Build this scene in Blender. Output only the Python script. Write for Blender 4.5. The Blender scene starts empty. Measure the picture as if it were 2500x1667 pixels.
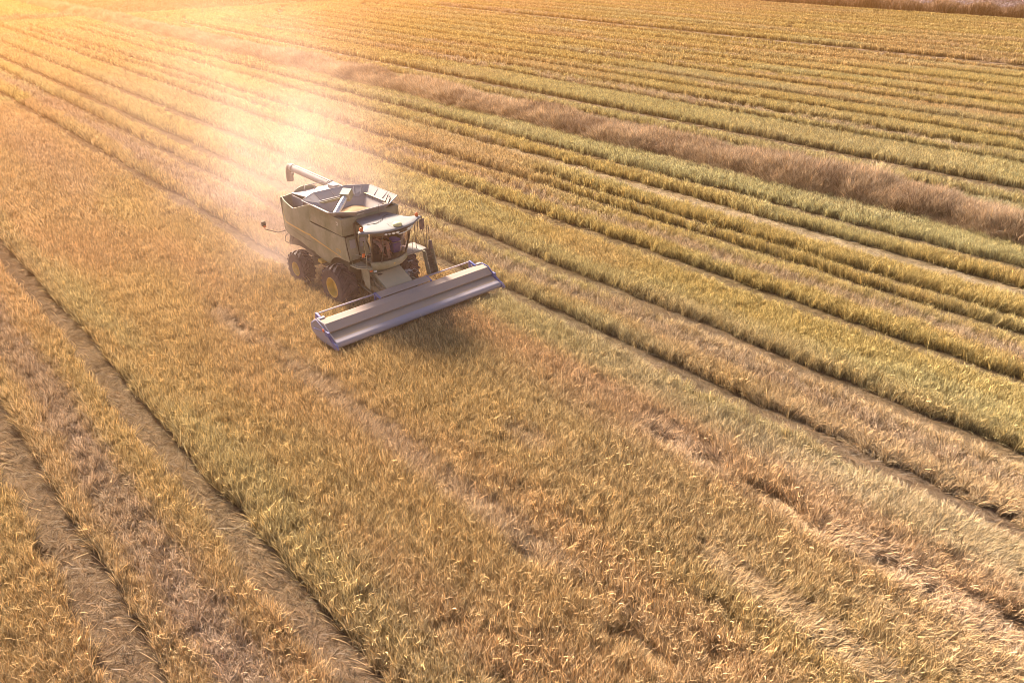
import bpy, bmesh, math, random
import numpy as np
from mathutils import Vector, Matrix

random.seed(7)
rng = np.random.default_rng(11)
SC = bpy.context.scene
COL = SC.collection
R = math.radians

# ------------------------------------------------------------------ camera, sky, sun, exposure
CAM_H = 16.0
cam_d = bpy.data.cameras.new('camera')
cam_d.sensor_width = 36.0
cam_d.lens = 1819.0 / 2500.0 * 36.0
cam_d.clip_start = 0.1
cam_d.clip_end = 6000.0
cam = bpy.data.objects.new('camera', cam_d)
cam.location = (0, 0, CAM_H)
cam.rotation_euler = (R(90 - 28.7515), 0, R(-42.55))
COL.objects.link(cam)
SC.camera = cam

SUN_EL, SUN_AZ = 32.0, 8.0          # degrees; azimuth clockwise from +Y (up the rows)
world = bpy.data.worlds.new('World')
SC.world = world
world.use_nodes = True
wn = world.node_tree.nodes
bg = wn['Background']
sky = wn.new('ShaderNodeTexSky')
sky.sky_type = 'NISHITA'
sky.sun_disc = False
sky.sun_elevation = R(SUN_EL)
sky.sun_rotation = R(SUN_AZ)
sky.dust_density = 3.0
world.node_tree.links.new(sky.outputs[0], bg.inputs[0])
bg.inputs[1].default_value = 0.05

sun_d = bpy.data.lights.new('sun', 'SUN')
sun_d.energy = 5.0
sun_d.angle = R(13.0)
sun_d.color = (1.0, 0.86, 0.67)
sun = bpy.data.objects.new('sun', sun_d)
_sd = Vector((math.sin(R(SUN_AZ)) * math.cos(R(SUN_EL)), math.cos(R(SUN_AZ)) * math.cos(R(SUN_EL)), math.sin(R(SUN_EL))))
sun.rotation_euler = _sd.to_track_quat('Z', 'Y').to_euler()
sun.location = (0, 60, 60)
COL.objects.link(sun)

SC.view_settings.view_transform = 'Standard'
SC.view_settings.look = 'None'
SC.view_settings.exposure = 2.02
SC.view_settings.gamma = 1.0
SC.render.engine = 'CYCLES'
cy = SC.cycles
cy.max_bounces = 6
cy.diffuse_bounces = 1
cy.pixel_filter_type = 'BLACKMAN_HARRIS'
cy.filter_width = 0.85
cy.glossy_bounces = 2
cy.transmission_bounces = 3
cy.transparent_max_bounces = 8
cy.volume_bounces = 0
cy.volume_step_rate = 2.0
cy.volume_max_steps = 128
cy.caustics_reflective = False
cy.caustics_refractive = False
cy.use_denoising = True
cy.denoiser = 'OPENIMAGEDENOISE'
cy.denoising_prefilter = 'ACCURATE'
cy.sample_clamp_indirect = 6.0

# ------------------------------------------------------------------ materials
def new_mat(name):
    m = bpy.data.materials.new(name)
    m.use_nodes = True
    nt = m.node_tree
    return m, nt, nt.nodes, nt.links, nt.nodes['Principled BSDF']

def paint(name, base, rough=0.5, dust=(0.42, 0.33, 0.22), dust_amt=0.35, scale=2.5, metal=0.0, bump=0.0):
    """painted or bare metal with uneven field dust lying on it"""
    m, nt, N, L, b = new_mat(name)
    tc = N.new('ShaderNodeTexCoord')
    n1 = N.new('ShaderNodeTexNoise'); n1.inputs['Scale'].default_value = scale; n1.inputs['Detail'].default_value = 8; n1.inputs['Roughness'].default_value = 0.65
    n2 = N.new('ShaderNodeTexNoise'); n2.inputs['Scale'].default_value = scale * 14; n2.inputs['Detail'].default_value = 4
    L.new(tc.outputs['Object'], n1.inputs['Vector']); L.new(tc.outputs['Object'], n2.inputs['Vector'])
    mr = N.new('ShaderNodeMapRange'); mr.inputs['From Min'].default_value = 0.3; mr.inputs['From Max'].default_value = 0.7
    mr.inputs['To Min'].default_value = max(0.0, dust_amt - 0.25); mr.inputs['To Max'].default_value = min(1.0, dust_amt + 0.25)
    L.new(n1.outputs['Fac'], mr.inputs['Value'])
    mul = N.new('ShaderNodeMath'); mul.operation = 'MULTIPLY_ADD'; mul.inputs[1].default_value = 0.25; mul.inputs[2].default_value = -0.12
    L.new(n2.outputs['Fac'], mul.inputs[0])
    add = N.new('ShaderNodeMath'); add.operation = 'ADD'; add.use_clamp = True
    L.new(mr.outputs[0], add.inputs[0]); L.new(mul.outputs[0], add.inputs[1])
    mx = N.new('ShaderNodeMix'); mx.data_type = 'RGBA'
    mx.inputs['A'].default_value = (*base, 1); mx.inputs['B'].default_value = (*dust, 1)
    L.new(add.outputs[0], mx.inputs['Factor'])
    L.new(mx.outputs['Result'], b.inputs['Base Color'])
    rr = N.new('ShaderNodeMapRange'); rr.inputs['To Min'].default_value = rough; rr.inputs['To Max'].default_value = min(1.0, rough + 0.35)
    L.new(add.outputs[0], rr.inputs['Value']); L.new(rr.outputs[0], b.inputs['Roughness'])
    b.inputs['Metallic'].default_value = metal
    b.inputs['Specular IOR Level'].default_value = 0.35
    if bump:
        bp = N.new('ShaderNodeBump'); bp.inputs['Strength'].default_value = bump; bp.inputs['Distance'].default_value = 0.01
        L.new(n2.outputs['Fac'], bp.inputs['Height']); L.new(bp.outputs[0], b.inputs['Normal'])
    return m

M = {}
DUST = (0.50, 0.37, 0.27)
M['green'] = paint('dusty_green_paint', (0.11, 0.13, 0.045), 0.42, (0.54, 0.44, 0.34), 0.5, 1.2)
M['green_dark'] = paint('dark_green_paint', (0.05, 0.065, 0.03), 0.5, DUST, 0.25, 1.6)
M['yellow'] = paint('yellow_paint', (0.72, 0.42, 0.03), 0.4, DUST, 0.2, 3.0)
M['stripe'] = paint('yellow_stripe', (0.75, 0.47, 0.10), 0.4, DUST, 0.25, 3.0)
M['rubber'] = paint('tyre_rubber', (0.024, 0.016, 0.024), 0.75, (0.20, 0.13, 0.14), 0.22, 3.0, bump=0.4)
M['steel'] = paint('galvanised_steel', (0.38, 0.36, 0.39), 0.65, (0.42, 0.32, 0.26), 0.4, 1.5, metal=0.0)
M['plate'] = paint('tread_plate', (0.22, 0.21, 0.21), 0.6, (0.34, 0.26, 0.20), 0.4, 3.0)
M['bright'] = paint('bright_steel', (0.72, 0.72, 0.72), 0.22, DUST, 0.12, 2.0, metal=0.7)
M['dark'] = paint('dark_metal', (0.025, 0.024, 0.024), 0.55, DUST, 0.12, 3.0)
M['chassis'] = paint('chassis_paint', (0.035, 0.038, 0.025), 0.6, (0.22, 0.16, 0.11), 0.3, 2.0)
M['roof'] = paint('cab_roof_grey', (0.20, 0.21, 0.235), 0.7, (0.27, 0.23, 0.20), 0.35, 1.5)
M['hood'] = paint('dusty_header_hood', (0.31, 0.255, 0.27), 0.85, (0.42, 0.31, 0.25), 0.8, 1.1)
M['tray'] = paint('dusty_header_tray', (0.32, 0.27, 0.31), 0.85, (0.43, 0.31, 0.21), 0.8, 1.3)
M['lip'] = paint('pale_nose_steel', (0.31, 0.29, 0.37), 0.75, (0.40, 0.32, 0.29), 0.4, 1.6)
M['blue'] = paint('blue_paint', (0.04, 0.085, 0.36), 0.5, DUST, 0.22, 2.5)
M['blue_rail'] = paint('dusty_blue_rail', (0.22, 0.22, 0.42), 0.45, DUST, 0.5, 2.0)
M['boxblue'] = paint('blue_plastic', (0.06, 0.07, 0.60), 0.35, DUST, 0.05, 2.5)
M['boxlid'] = paint('pale_plastic', (0.7, 0.7, 0.72), 0.4, DUST, 0.05, 2.5)
M['dusty_tan'] = paint('straw_dust_cover', (0.45, 0.37, 0.24), 0.8, (0.70, 0.50, 0.31), 0.85, 3.0, bump=0.4)
M['maroon'] = paint('dark_rubber_spout', (0.035, 0.015, 0.02), 0.6, (0.2, 0.1, 0.09), 0.15, 2.0)
M['screen'] = paint('radiator_screen', (0.09, 0.05, 0.07), 0.6, DUST, 0.2, 6.0)
M['orange'] = paint('orange_lens', (0.85, 0.16, 0.03), 0.3, DUST, 0.08, 3.0)
M['lamp'] = paint('clear_lamp_lens', (0.82, 0.80, 0.78), 0.15, DUST, 0.08, 3.0)
M['cream'] = paint('cream_dome', (0.78, 0.68, 0.32), 0.4, DUST, 0.12, 3.0)
M['seatm'] = paint('dark_seat_fabric', (0.035, 0.03, 0.032), 0.85, DUST, 0.1, 5.0)
M['skin'] = paint('skin', (0.50, 0.28, 0.18), 0.55, DUST, 0.02, 6.0)
M['shirt'] = paint('dark_red_shirt', (0.10, 0.025, 0.03), 0.85, DUST, 0.1, 6.0)
M['trouser'] = paint('tan_trousers', (0.66, 0.49, 0.36), 0.85, DUST, 0.15, 6.0)
M['boot'] = paint('brown_boots', (0.16, 0.10, 0.065), 0.7, DUST, 0.2, 6.0)
M['mark'] = paint('pale_marking', (0.74, 0.70, 0.60), 0.5, DUST, 0.1, 6.0)
M['grain'] = paint('grain_surface', (0.36, 0.22, 0.12), 0.9, (0.42, 0.28, 0.17), 0.5, 9.0, bump=1.0)

def glass_mat(name, tint):
    m = bpy.data.materials.new(name); m.use_nodes = True
    nt = m.node_tree; N = nt.nodes; L = nt.links
    N.remove(N['Principled BSDF'])
    out = N['Material Output']
    tr = N.new('ShaderNodeBsdfTransparent'); tr.inputs[0].default_value = (*tint, 1)
    gl = N.new('ShaderNodeBsdfGlossy'); gl.inputs['Roughness'].default_value = 0.05
    lw = N.new('ShaderNodeFresnel'); lw.inputs[0].default_value = 1.5
    mx = N.new('ShaderNodeMixShader')
    L.new(lw.outputs[0], mx.inputs[0]); L.new(tr.outputs[0], mx.inputs[1]); L.new(gl.outputs[0], mx.inputs[2])
    L.new(mx.outputs[0], out.inputs['Surface'])
    return m
M['glass'] = glass_mat('tinted_cab_glass', (0.84, 0.68, 0.72))
M['glass_clear'] = glass_mat('side_glass', (0.88, 0.86, 0.86))

def straw_mat(name, trans=0.18):
    """straw: colour from the tuft's tint and each stalk's own shade, part of the light passes through"""
    m = bpy.data.materials.new(name); m.use_nodes = True
    nt = m.node_tree; N = nt.nodes; L = nt.links
    N.remove(N['Principled BSDF'])
    out = N['Material Output']
    at = N.new('ShaderNodeAttribute'); at.attribute_type = 'INSTANCER'; at.attribute_name = 'tint'
    bv = N.new('ShaderNodeAttribute'); bv.attribute_type = 'GEOMETRY'; bv.attribute_name = 'shade'
    mx = N.new('ShaderNodeMix'); mx.data_type = 'RGBA'; mx.blend_type = 'MULTIPLY'; mx.inputs['Factor'].default_value = 1.0
    L.new(at.outputs['Color'], mx.inputs['A']); L.new(bv.outputs['Color'], mx.inputs['B'])
    d = N.new('ShaderNodeBsdfDiffuse'); t = N.new('ShaderNodeBsdfTranslucent')
    L.new(mx.outputs['Result'], d.inputs[0]); L.new(mx.outputs['Result'], t.inputs[0])
    ms = N.new('ShaderNodeMixShader'); ms.inputs[0].default_value = trans
    L.new(d.outputs[0], ms.inputs[1]); L.new(t.outputs[0], ms.inputs[2])
    L.new(ms.outputs[0], out.inputs['Surface'])
    return m
M['straw'] = straw_mat('straw')

def ground_mat(name, c1, c2, c3, s=0.6):
    m, nt, N, L, b = new_mat(name)
    tc = N.new('ShaderNodeTexCoord')
    n1 = N.new('ShaderNodeTexNoise'); n1.inputs['Scale'].default_value = s; n1.inputs['Detail'].default_value = 10; n1.inputs['Roughness'].default_value = 0.7
    n2 = N.new('ShaderNodeTexNoise'); n2.inputs['Scale'].default_value = 14; n2.inputs['Detail'].default_value = 6
    L.new(tc.outputs['Object'], n1.inputs['Vector']); L.new(tc.outputs['Object'], n2.inputs['Vector'])
    r = N.new('ShaderNodeValToRGB')
    r.color_ramp.elements[0].position = 0.35; r.color_ramp.elements[0].color = (*c1, 1)
    r.color_ramp.elements[1].position = 0.65; r.color_ramp.elements[1].color = (*c2, 1)
    L.new(n1.outputs['Fac'], r.inputs[0])
    mx = N.new('ShaderNodeMix'); mx.data_type = 'RGBA'; mx.inputs['B'].default_value = (*c3, 1)
    L.new(n2.outputs['Fac'], mx.inputs['Factor']); L.new(r.outputs[0], mx.inputs['A'])
    L.new(mx.outputs['Result'], b.inputs['Base Color'])
    b.inputs['Roughness'].default_value = 0.95
    bp = N.new('ShaderNodeBump'); bp.inputs['Strength'].default_value = 0.6; bp.inputs['Distance'].default_value = 0.05
    L.new(n2.outputs['Fac'], bp.inputs['Height']); L.new(bp.outputs[0], b.inputs['Normal'])
    return m
M['shrub_leaf'] = paint('dark_shrub_leaf', (0.045, 0.065, 0.03), 0.7, (0.10, 0.085, 0.05), 0.3, 2.0)
M['bark'] = paint('brown_bark', (0.10, 0.07, 0.05), 0.85, (0.16, 0.12, 0.09), 0.3, 4.0)
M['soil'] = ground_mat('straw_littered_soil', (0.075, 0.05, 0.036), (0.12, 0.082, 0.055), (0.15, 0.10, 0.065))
M['farland'] = ground_mat('distant_ploughland', (0.20, 0.15, 0.14), (0.32, 0.24, 0.20), (0.30, 0.22, 0.17), 0.05)

# ------------------------------------------------------------------ mesh helpers
def link_mesh(name, verts, faces, mat, parent=None, bevel=0.0, smooth=35.0, loc=None):
    me = bpy.data.meshes.new(name)
    me.from_pydata([tuple(v) for v in verts], [], faces)
    bm = bmesh.new(); bm.from_mesh(me)
    bmesh.ops.recalc_face_normals(bm, faces=bm.faces)
    bm.to_mesh(me); bm.free()
    me.materials.append(mat)
    if smooth:
        me.shade_smooth()
        me.set_sharp_from_angle(angle=R(smooth))
    o = bpy.data.objects.new(name, me)
    COL.objects.link(o)
    if parent: o.parent = parent
    if loc: o.location = loc
    if bevel:
        b = o.modifiers.new('bevel', 'BEVEL'); b.width = bevel; b.segments = 2; b.limit_method = 'ANGLE'; b.angle_limit = R(40)
    return o

class MB:
    """collects shapes into one mesh"""
    def __init__(self): self.v = []; self.f = []
    def add(self, verts, faces):
        n = len(self.v)
        self.v += [tuple(p) for p in verts]
        self.f += [tuple(i + n for i in f) for f in faces]
        return self
    def box(self, x0, x1, y0, y1, z0, z1):
        v = [(x, y, z) for x in (x0, x1) for y in (y0, y1) for z in (z0, z1)]
        return self.add(v, [(0,1,3,2),(4,6,7,5),(0,4,5,1),(2,3,7,6),(0,2,6,4),(1,5,7,3)])
    def prism_x(self, poly, x0, x1):
        n = len(poly)
        v = [(x0, y, z) for y, z in poly] + [(x1, y, z) for y, z in poly]
        f = [tuple(range(n)), tuple(range(2*n-1, n-1, -1))] + [(i, (i+1) % n, n + (i+1) % n, n + i) for i in range(n)]
        return self.add(v, f)
    def prism_z(self, poly, z0, z1):
        n = len(poly)
        v = [(x, y, z0) for x, y in poly] + [(x, y, z1) for x, y in poly]
        f = [tuple(range(n)), tuple(range(2*n-1, n-1, -1))] + [(i, (i+1) % n, n + (i+1) % n, n + i) for i in range(n)]
        return self.add(v, f)
    def slab(self, quad, t):
        """a plate: four corners, thickness t along its normal"""
        q = [Vector(p) for p in quad]
        nn = (q[1]-q[0]).cross(q[-1]-q[0]).normalized() * t
        k = len(q)
        v = q + [p + nn for p in q]
        f = [tuple(range(k)), tuple(range(2*k-1, k-1, -1))] + [(i, (i+1) % k, k + (i+1) % k, k + i) for i in range(k)]
        return self.add(v, f)
    def tube(self, pts, r, n=8, cap=True, r2=None):
        pts = [Vector(p) for p in pts]
        k = len(pts)
        rs = [r if r2 is None else r + (r2 - r) * i / (k - 1) for i in range(k)]
        v = []; f = []
        ref = Vector((0.31, 0.17, 0.93)).normalized()
        for i, p in enumerate(pts):
            d = (pts[min(i+1, k-1)] - pts[max(i-1, 0)]).normalized()
            a = d.cross(ref)
            if a.length < 1e-3: a = d.cross(Vector((1, 0, 0)))
            a.normalize(); b = d.cross(a)
            for j in range(n):
                t = 2 * math.pi * j / n
                v.append(p + (a * math.cos(t) + b * math.sin(t)) * rs[i])
        for i in range(k - 1):
            for j in range(n):
                f.append((i*n + j, i*n + (j+1) % n, (i+1)*n + (j+1) % n, (i+1)*n + j))
        if cap:
            f.append(tuple(range(n-1, -1, -1))); f.append(tuple(range((k-1)*n, k*n)))
        return self.add(v, f)
    def lathe_x(self, prof, c, n=48, closed=False):
        """revolve (x, r) profile round the x axis through c"""
        k = len(prof); v = []; f = []
        for j in range(n):
            t = 2 * math.pi * j / n
            for x, r in prof:
                v.append((c[0] + x, c[1] + r * math.cos(t), c[2] + r * math.sin(t)))
        kk = k if closed else k - 1
        for j in range(n):
            j2 = (j + 1) % n
            for i in range(kk):
                i2 = (i + 1) % k
                f.append((j*k + i, j*k + i2, j2*k + i2, j2*k + i))
        return self.add(v, f)
    def lathe_z(self, prof, c, n=20):
        k = len(prof); v = []; f = []
        for j in range(n):
            t = 2 * math.pi * j / n
            for r, z in prof:
                v.append((c[0] + r * math.cos(t), c[1] + r * math.sin(t), c[2] + z))
        for j in range(n):
            j2 = (j + 1) % n
            for i in range(k - 1):
                f.append((j*k + i, j*k + i + 1, j2*k + i + 1, j2*k + i))
        return self.add(v, f)
    def build(self, name, mat, parent=None, bevel=0.0, smooth=35.0):
        return link_mesh(name, self.v, self.f, mat, parent, bevel, smooth)

def empty(name, loc=(0, 0, 0), parent=None):
    o = bpy.data.objects.new(name, None)
    o.empty_display_size = 0.3
    o.location = loc
    COL.objects.link(o)
    if parent: o.parent = parent
    return o

def tag(o, label=None, cat=None, kind=None, group=None):
    if label: o['label'] = label
    if cat: o['category'] = cat
    if kind: o['kind'] = kind
    if group: o['group'] = group
    return o

# ------------------------------------------------------------------ ground
g = MB(); g.add([(-1500, -1500, 0), (4000, -1500, 0), (4000, 4000, 0), (-1500, 4000, 0)], [(0, 1, 2, 3)])
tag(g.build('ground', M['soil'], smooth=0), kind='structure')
g = MB(); g.add([(196, -1400, 0.02), (3900, -1400, 0.02), (3900, 3900, 0.02), (196, 3900, 0.02)], [(0, 1, 2, 3)])
tag(g.build('distant_field', M['farland'], smooth=0), kind='structure')

# ------------------------------------------------------------------ combine harvester (local frame: x = its left, y = to its rear, z up)
ORG = (17.7, 30.0, 0.0)
combine = empty('combine_harvester', ORG)
tag(combine, 'dusty olive green combine harvester with yellow wheel rims and a wide front header', 'combine harvester')

def bulge(z, zm=2.95, h=0.9, a=0.07):
    return -a * ((z - zm) / h) ** 2

def panel_strip(side, top, bot, nz=10, x=1.6, thick=0.05, a=0.07, yb=None):
    """curved sheet panel: columns between top[i] and bot[i] (y, z), bulging outwards"""
    mb = MB(); v = []; k = len(top)
    for off in (0, -thick):
        for (ty, tz), (by, bz) in zip(top, bot):
            for j in range(nz + 1):
                t = j / nz
                y = by + (ty - by) * t; z = bz + (tz - bz) * t
                xx = x + bulge(z, a=a) + (yb(y) if yb else 0) + off
                v.append((side * xx, y, z))
    n = nz + 1; f = []
    for s in (0, 1):
        o = s * k * n
        for i in range(k - 1):
            for j in range(nz):
                f.append((o + i*n + j, o + (i+1)*n + j, o + (i+1)*n + j + 1, o + i*n + j + 1))
    o = k * n
    for i in range(k - 1):
        f.append((i*n, (i+1)*n, o + (i+1)*n, o + i*n)); f.append((i*n + nz, (i+1)*n + nz, o + (i+1)*n + nz, o + i*n + nz))
    for j in range(nz):
        f.append((j, j + 1, o + j + 1, o + j)); e = (k - 1) * n
        f.append((e + j, e + j + 1, o + e + j + 1, o + e + j))
    mb.add(v, f)
    return mb

# chassis and axles
m = MB()
m.box(-1.3, 1.3, -0.75, 4.7, 1.75, 3.66)
m.box(-1.12, 1.12, -0.5, 2.4, 1.25, 1.8)
m.box(-0.9, 0.9, 2.2, 4.3, 1.2, 1.8)
m.build('chassis', M['chassis'], combine, 0.03)
m = MB(); m.tube([(-1.3, -0.15, 1.05), (1.75, -0.15, 1.05)], 0.24, 16); m.box(-0.55, 0.55, -0.55, 0.25, 0.85, 1.35)
m.build('front_axle', M['green_dark'], combine, 0.02)
m = MB(); m.tube([(-1.4, 3.4, 0.95), (1.4, 3.4, 0.95)], 0.15, 12); m.box(-1.25, 1.25, 3.2, 3.6, 0.95, 1.25); m.box(-0.3, 0.3, 3.1, 3.7, 1.1, 1.5)
m.build('rear_axle', M['green_dark'], combine, 0.02)
m = MB(); m.box(-1.52, -1.2, 1.55, 1.9, 1.62, 1.78); m.build('tool_box', M['yellow'], combine, 0.015)

# side panels
FT = [(2.22, 3.62), (1.6, 3.63), (1.0, 3.65), (0.82, 3.655), (0.66, 3.66), (0.45, 3.665), (0.2, 3.67), (-0.1, 3.68), (-0.41, 3.69), (-0.75, 3.70), (-1.02, 3.71)]
FB = [(2.02, 2.03), (1.6, 1.97), (1.0, 1.88), (0.82, 1.85), (0.66, 1.97), (0.45, 2.17), (0.2, 2.35), (-0.1, 2.48), (-0.41, 2.55), (-0.75, 2.56), (-1.32, 2.60)]
RT = [(5.33, 4.16), (5.1, 4.12), (4.7, 4.06), (4.25, 3.99), (3.84, 3.92), (3.5, 4.02), (3.1, 4.18), (2.65, 4.34), (2.32, 4.43)]
RB = [(4.93, 2.40), (4.75, 2.36), (4.45, 2.34), (4.15, 2.33), (3.86, 2.32), (3.5, 2.32), (3.05, 2.24), (2.55, 2.12), (2.11, 2.05)]
rear_b = lambda y: -0.10 * max(0.0, (2.75 - y) / 0.6) ** 2 - 0.16 * max(0.0, (y - 4.3) / 1.0) ** 2
for s in (-1, 1):
    fp = panel_strip(s, FT, FB).build('side_panel', M['green'], combine, 0.012, 50)
    rp = panel_strip(s, RT, RB, yb=rear_b, a=0.05).build('rear_side_panel', M['green'], combine, 0.012, 50)
    # yellow stripe, following the panel's curve
    def ribbon(path, w0, w1, yb, a, off=0.006):
        mb = MB(); v = []; f = []
        for i, (y, z) in enumerate(path):
            w = w0 + (w1 - w0) * i / (len(path) - 1)
            for zz in (z + w, z):
                xx = 1.6 + bulge(zz, a=a) + (yb(y) if yb else 0)
                v.append((s * (xx + off), y, zz)); v.append((s * (xx - 0.004), y, zz))
            if i:
                b = 4 * i; p = b - 4
                f += [(p, b, b+2, p+2), (p, p+1, b+1, b), (p+2, b+2, b+3, p+3)]
        f += [(0, 2, 3, 1), (len(v)-4, len(v)-3, len(v)-1, len(v)-2)]
        return mb.add(v, f)
    lerp = lambda a, b, n: [(a[0] + (b[0]-a[0])*i/n, a[1] + (b[1]-a[1])*i/n) for i in range(n+1)]
    ribbon(lerp((2.2, 2.885), (-0.62, 2.625), 24), 0.085, 0.035, None, 0.07).build('stripe', M['stripe'], fp)
    ribbon(lerp((5.24, 3.98), (4.76, 3.0), 10) + lerp((4.7, 2.97), (2.1, 2.89), 20), 0.06, 0.085, rear_b, 0.05).build('stripe', M['stripe'], rp)
    ribbon(lerp((4.6, 2.80), (2.3, 2.58), 16), 0.022, 0.022, rear_b, 0.05, 0.003).build('seam', M['dark'], rp)

# grain tank box
def plate_box(mb, x0, x1, y0, y1, z0, z1): return mb.box(x0, x1, y0, y1, z0, z1)
m = MB()
m.box(-1.58, -1.53, -0.93, 2.05, 3.74, 4.53)
m.box(1.53, 1.58, -0.93, 2.05, 3.74, 4.53)
m.box(-1.528, 1.528, -0.95, -0.90, 3.74, 4.53)
m.box(-1.528, 1.528, 2.0, 2.05, 3.74, 4.53)
m.box(-1.52, 1.52, -0.9, 2.0, 3.75, 3.80)
tank = m.build('grain_tank', M['green'], combine, 0.012)
m = MB()
for s in (-1, 1):
    m.box(s*1.50 - 0.09, s*1.50 + 0.09, -0.96, 2.06, 4.533, 4.56)
m.box(-1.40, 1.40, -0.97, -0.80, 4.533, 4.56)
m.build('top_flange', M['green'], tank, 0.008)

# flared tank extension: octagonal, open to the sky
rim = [(-1.9, 2.0), (-0.92, 2.68), (0.92, 2.68), (1.9, 2.0), (1.9, -0.42), (0.92, -1.2), (-0.92, -1.2), (-1.9, -0.42)]
base = [(-1.42, 1.75), (-0.72, 2.0), (0.72, 2.0), (1.42, 1.75), (1.42, -0.2), (0.72, -0.82), (-0.72, -0.82), (-1.42, -0.2)]
RZ, BZ = 4.83, 4.40
ext = MB()
for i in range(8):
    j = (i + 1) % 8
    ext.slab([(*base[i], BZ), (*base[j], BZ), (*rim[j], RZ), (*rim[i], RZ)], 0.018)
ext = ext.build('tank_extension', M['steel'], combine, 0, 0)
m = MB()
for i in range(8):
    j = (i + 1) % 8
    m.tube([(*rim[i], RZ), (*rim[j], RZ)], 0.026, 8)
m.build('rim_rail', M['steel'], ext, 0, 60)
for i in range(8):
    j = (i + 1) % 8
    for t in ((0.0, 0.33, 0.67) if i in (2, 3) else (0.0, 0.5) if i in (0, 1) else (0.0,)):
        a = [rim[i][k] + (rim[j][k] - rim[i][k]) * t for k in (0, 1)]; b = [base[i][k] + (base[j][k] - base[i][k]) * t for k in (0, 1)]
        cx, cyy = -a[0] * 0.012, (0.7 - a[1]) * 0.012
        m = MB(); m.tube([(a[0] + cx, a[1] + cyy, RZ - 0.01), (b[0] + cx, b[1] + cyy, BZ + 0.03)], 0.022, 6)
        m.build('rib', M['steel'], ext, 0, 60)
m = MB(); 
m.tube([(1.52, -0.35, 4.76), (1.2, -0.62, 4.60)], 0.05, 8); m.tube([(1.30, -0.25, 4.62), (1.75, 0.15, 4.79)], 0.035, 8); m.box(1.1, 1.35, -0.5, -0.3, 4.48, 4.6)
m.build('sensor', M['dark'], ext)
m = MB()
hp = [(-0.16, 0.04), (0.16, 0.04), (0.2, 0.0), (0.16, -0.04), (-0.16, -0.04), (-0.2, 0.0)]
nrm = Vector((0, -0.43, -0.38)).normalized(); up_ = Vector((0, -0.38, 0.43)).normalized(); cc_ = Vector((-0.62, -1.08, 4.70)) + nrm * 0.045
m.slab([cc_ + Vector((1, 0, 0)) * a + up_ * b for a, b in hp], 0.012)
m.build('handle_slot', M['mark'], ext)
# sloping hopper sides inside
m = MB(); low = [(x * 0.72, 0.75 + (y - 0.75) * 0.72) for x, y in base]
for i in range(8):
    j = (i + 1) % 8
    m.slab([(*low[i], 3.95), (*low[j], 3.95), (*base[j], BZ - 0.005), (*base[i], BZ - 0.005)], 0.012)
m.build('hopper', M['steel'], tank, 0, 0)
# filling auger in the tank
fa = MB(); fa.tube([(-1.05, 0.52, 4.28), (0.02, 1.24, 4.78)], 0.15, 16); fa = fa.build('filling_auger', M['bright'], combine, 0, 50)
a_ = Vector((-0.98, 0.6, 4.44)); d_ = Vector((1.07, 0.72, 0.5)).normalized()
sx = d_.cross(Vector((0, 0, 1))).normalized(); sz = sx.cross(d_)
m = MB(); c0 = Vector((0.02, 1.24, 4.78)) - d_ * 0.08
vv = [c0 + d_ * l + sx * x + sz * z for l in (0, 0.5) for x in (-0.24, 0.24) for z in (-0.2, 0.2)]
m.add(vv, [(0,1,3,2),(4,6,7,5),(0,4,5,1),(2,3,7,6),(0,2,6,4),(1,5,7,3)])
m.build('discharge_box', M['green'], fa, 0.02)

# unloading auger folded back along the left side
pa, pb = Vector((1.72, -0.2, 3.98)), Vector((1.34, 9.25, 4.33))
ua = MB(); ua.tube([pa, pb], 0.215, 24); ua = ua.build('unloading_auger', M['steel'], combine, 0, 50)
ad = (pb - pa).normalized()
for t in (0.57, 0.585, 0.972):
    m = MB(); m.tube([pa.lerp(pb, t), pa.lerp(pb, t + 0.006)], 0.245, 24); m.build('collar', M['steel'], ua, 0, 50)
m = MB(); m.tube([pb - ad * 0.03, pb + ad * 0.14 + Vector((0, 0, -0.03)), pb + ad * 0.25 + Vector((0, 0, -0.14)), pb + ad * 0.31 + Vector((0, 0, -0.36)), pb + ad * 0.34 + Vector((0, 0, -0.85))], 0.225, 20, r2=0.20)
m.build('spout', M['maroon'], ua, 0, 60)
m = MB()
tp = [pa.lerp(pb, 0.45 + 0.5 * i / 10) + Vector((-0.06, 0, 0.215)) for i in range(11)]
m.tube(tp + [pb + Vector((-0.2, -0.3, 0.09)), pb + Vector((-0.21, -0.26, -0.1))], 0.014, 6)
m.build('cable', M['dark'], ua, 0, 60)
m = MB(); q = pb - ad * 0.55 + Vector((-0.26, 0, -0.2)); m.lathe_z([(0.0, 0.07), (0.07, 0.06), (0.08, 0.0), (0.06, -0.07), (0.0, -0.08)], q, 12); m.tube([q + Vector((0, 0, 0.05)), q + Vector((0.12, 0, 0.16))], 0.02, 6)
m.build('work_light', M['dark'], ua, 0, 60)
# elbow where the auger leaves the tank
m = MB(); m.tube([(1.42, -0.25, 3.75), (1.55, -0.25, 3.9), pa + Vector((0, 0.1, 0))], 0.25, 16); m.box(1.45, 1.95, -0.6, 0.1, 3.3, 3.8)
m.build('auger_elbow', M['green'], combine, 0.03)

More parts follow.
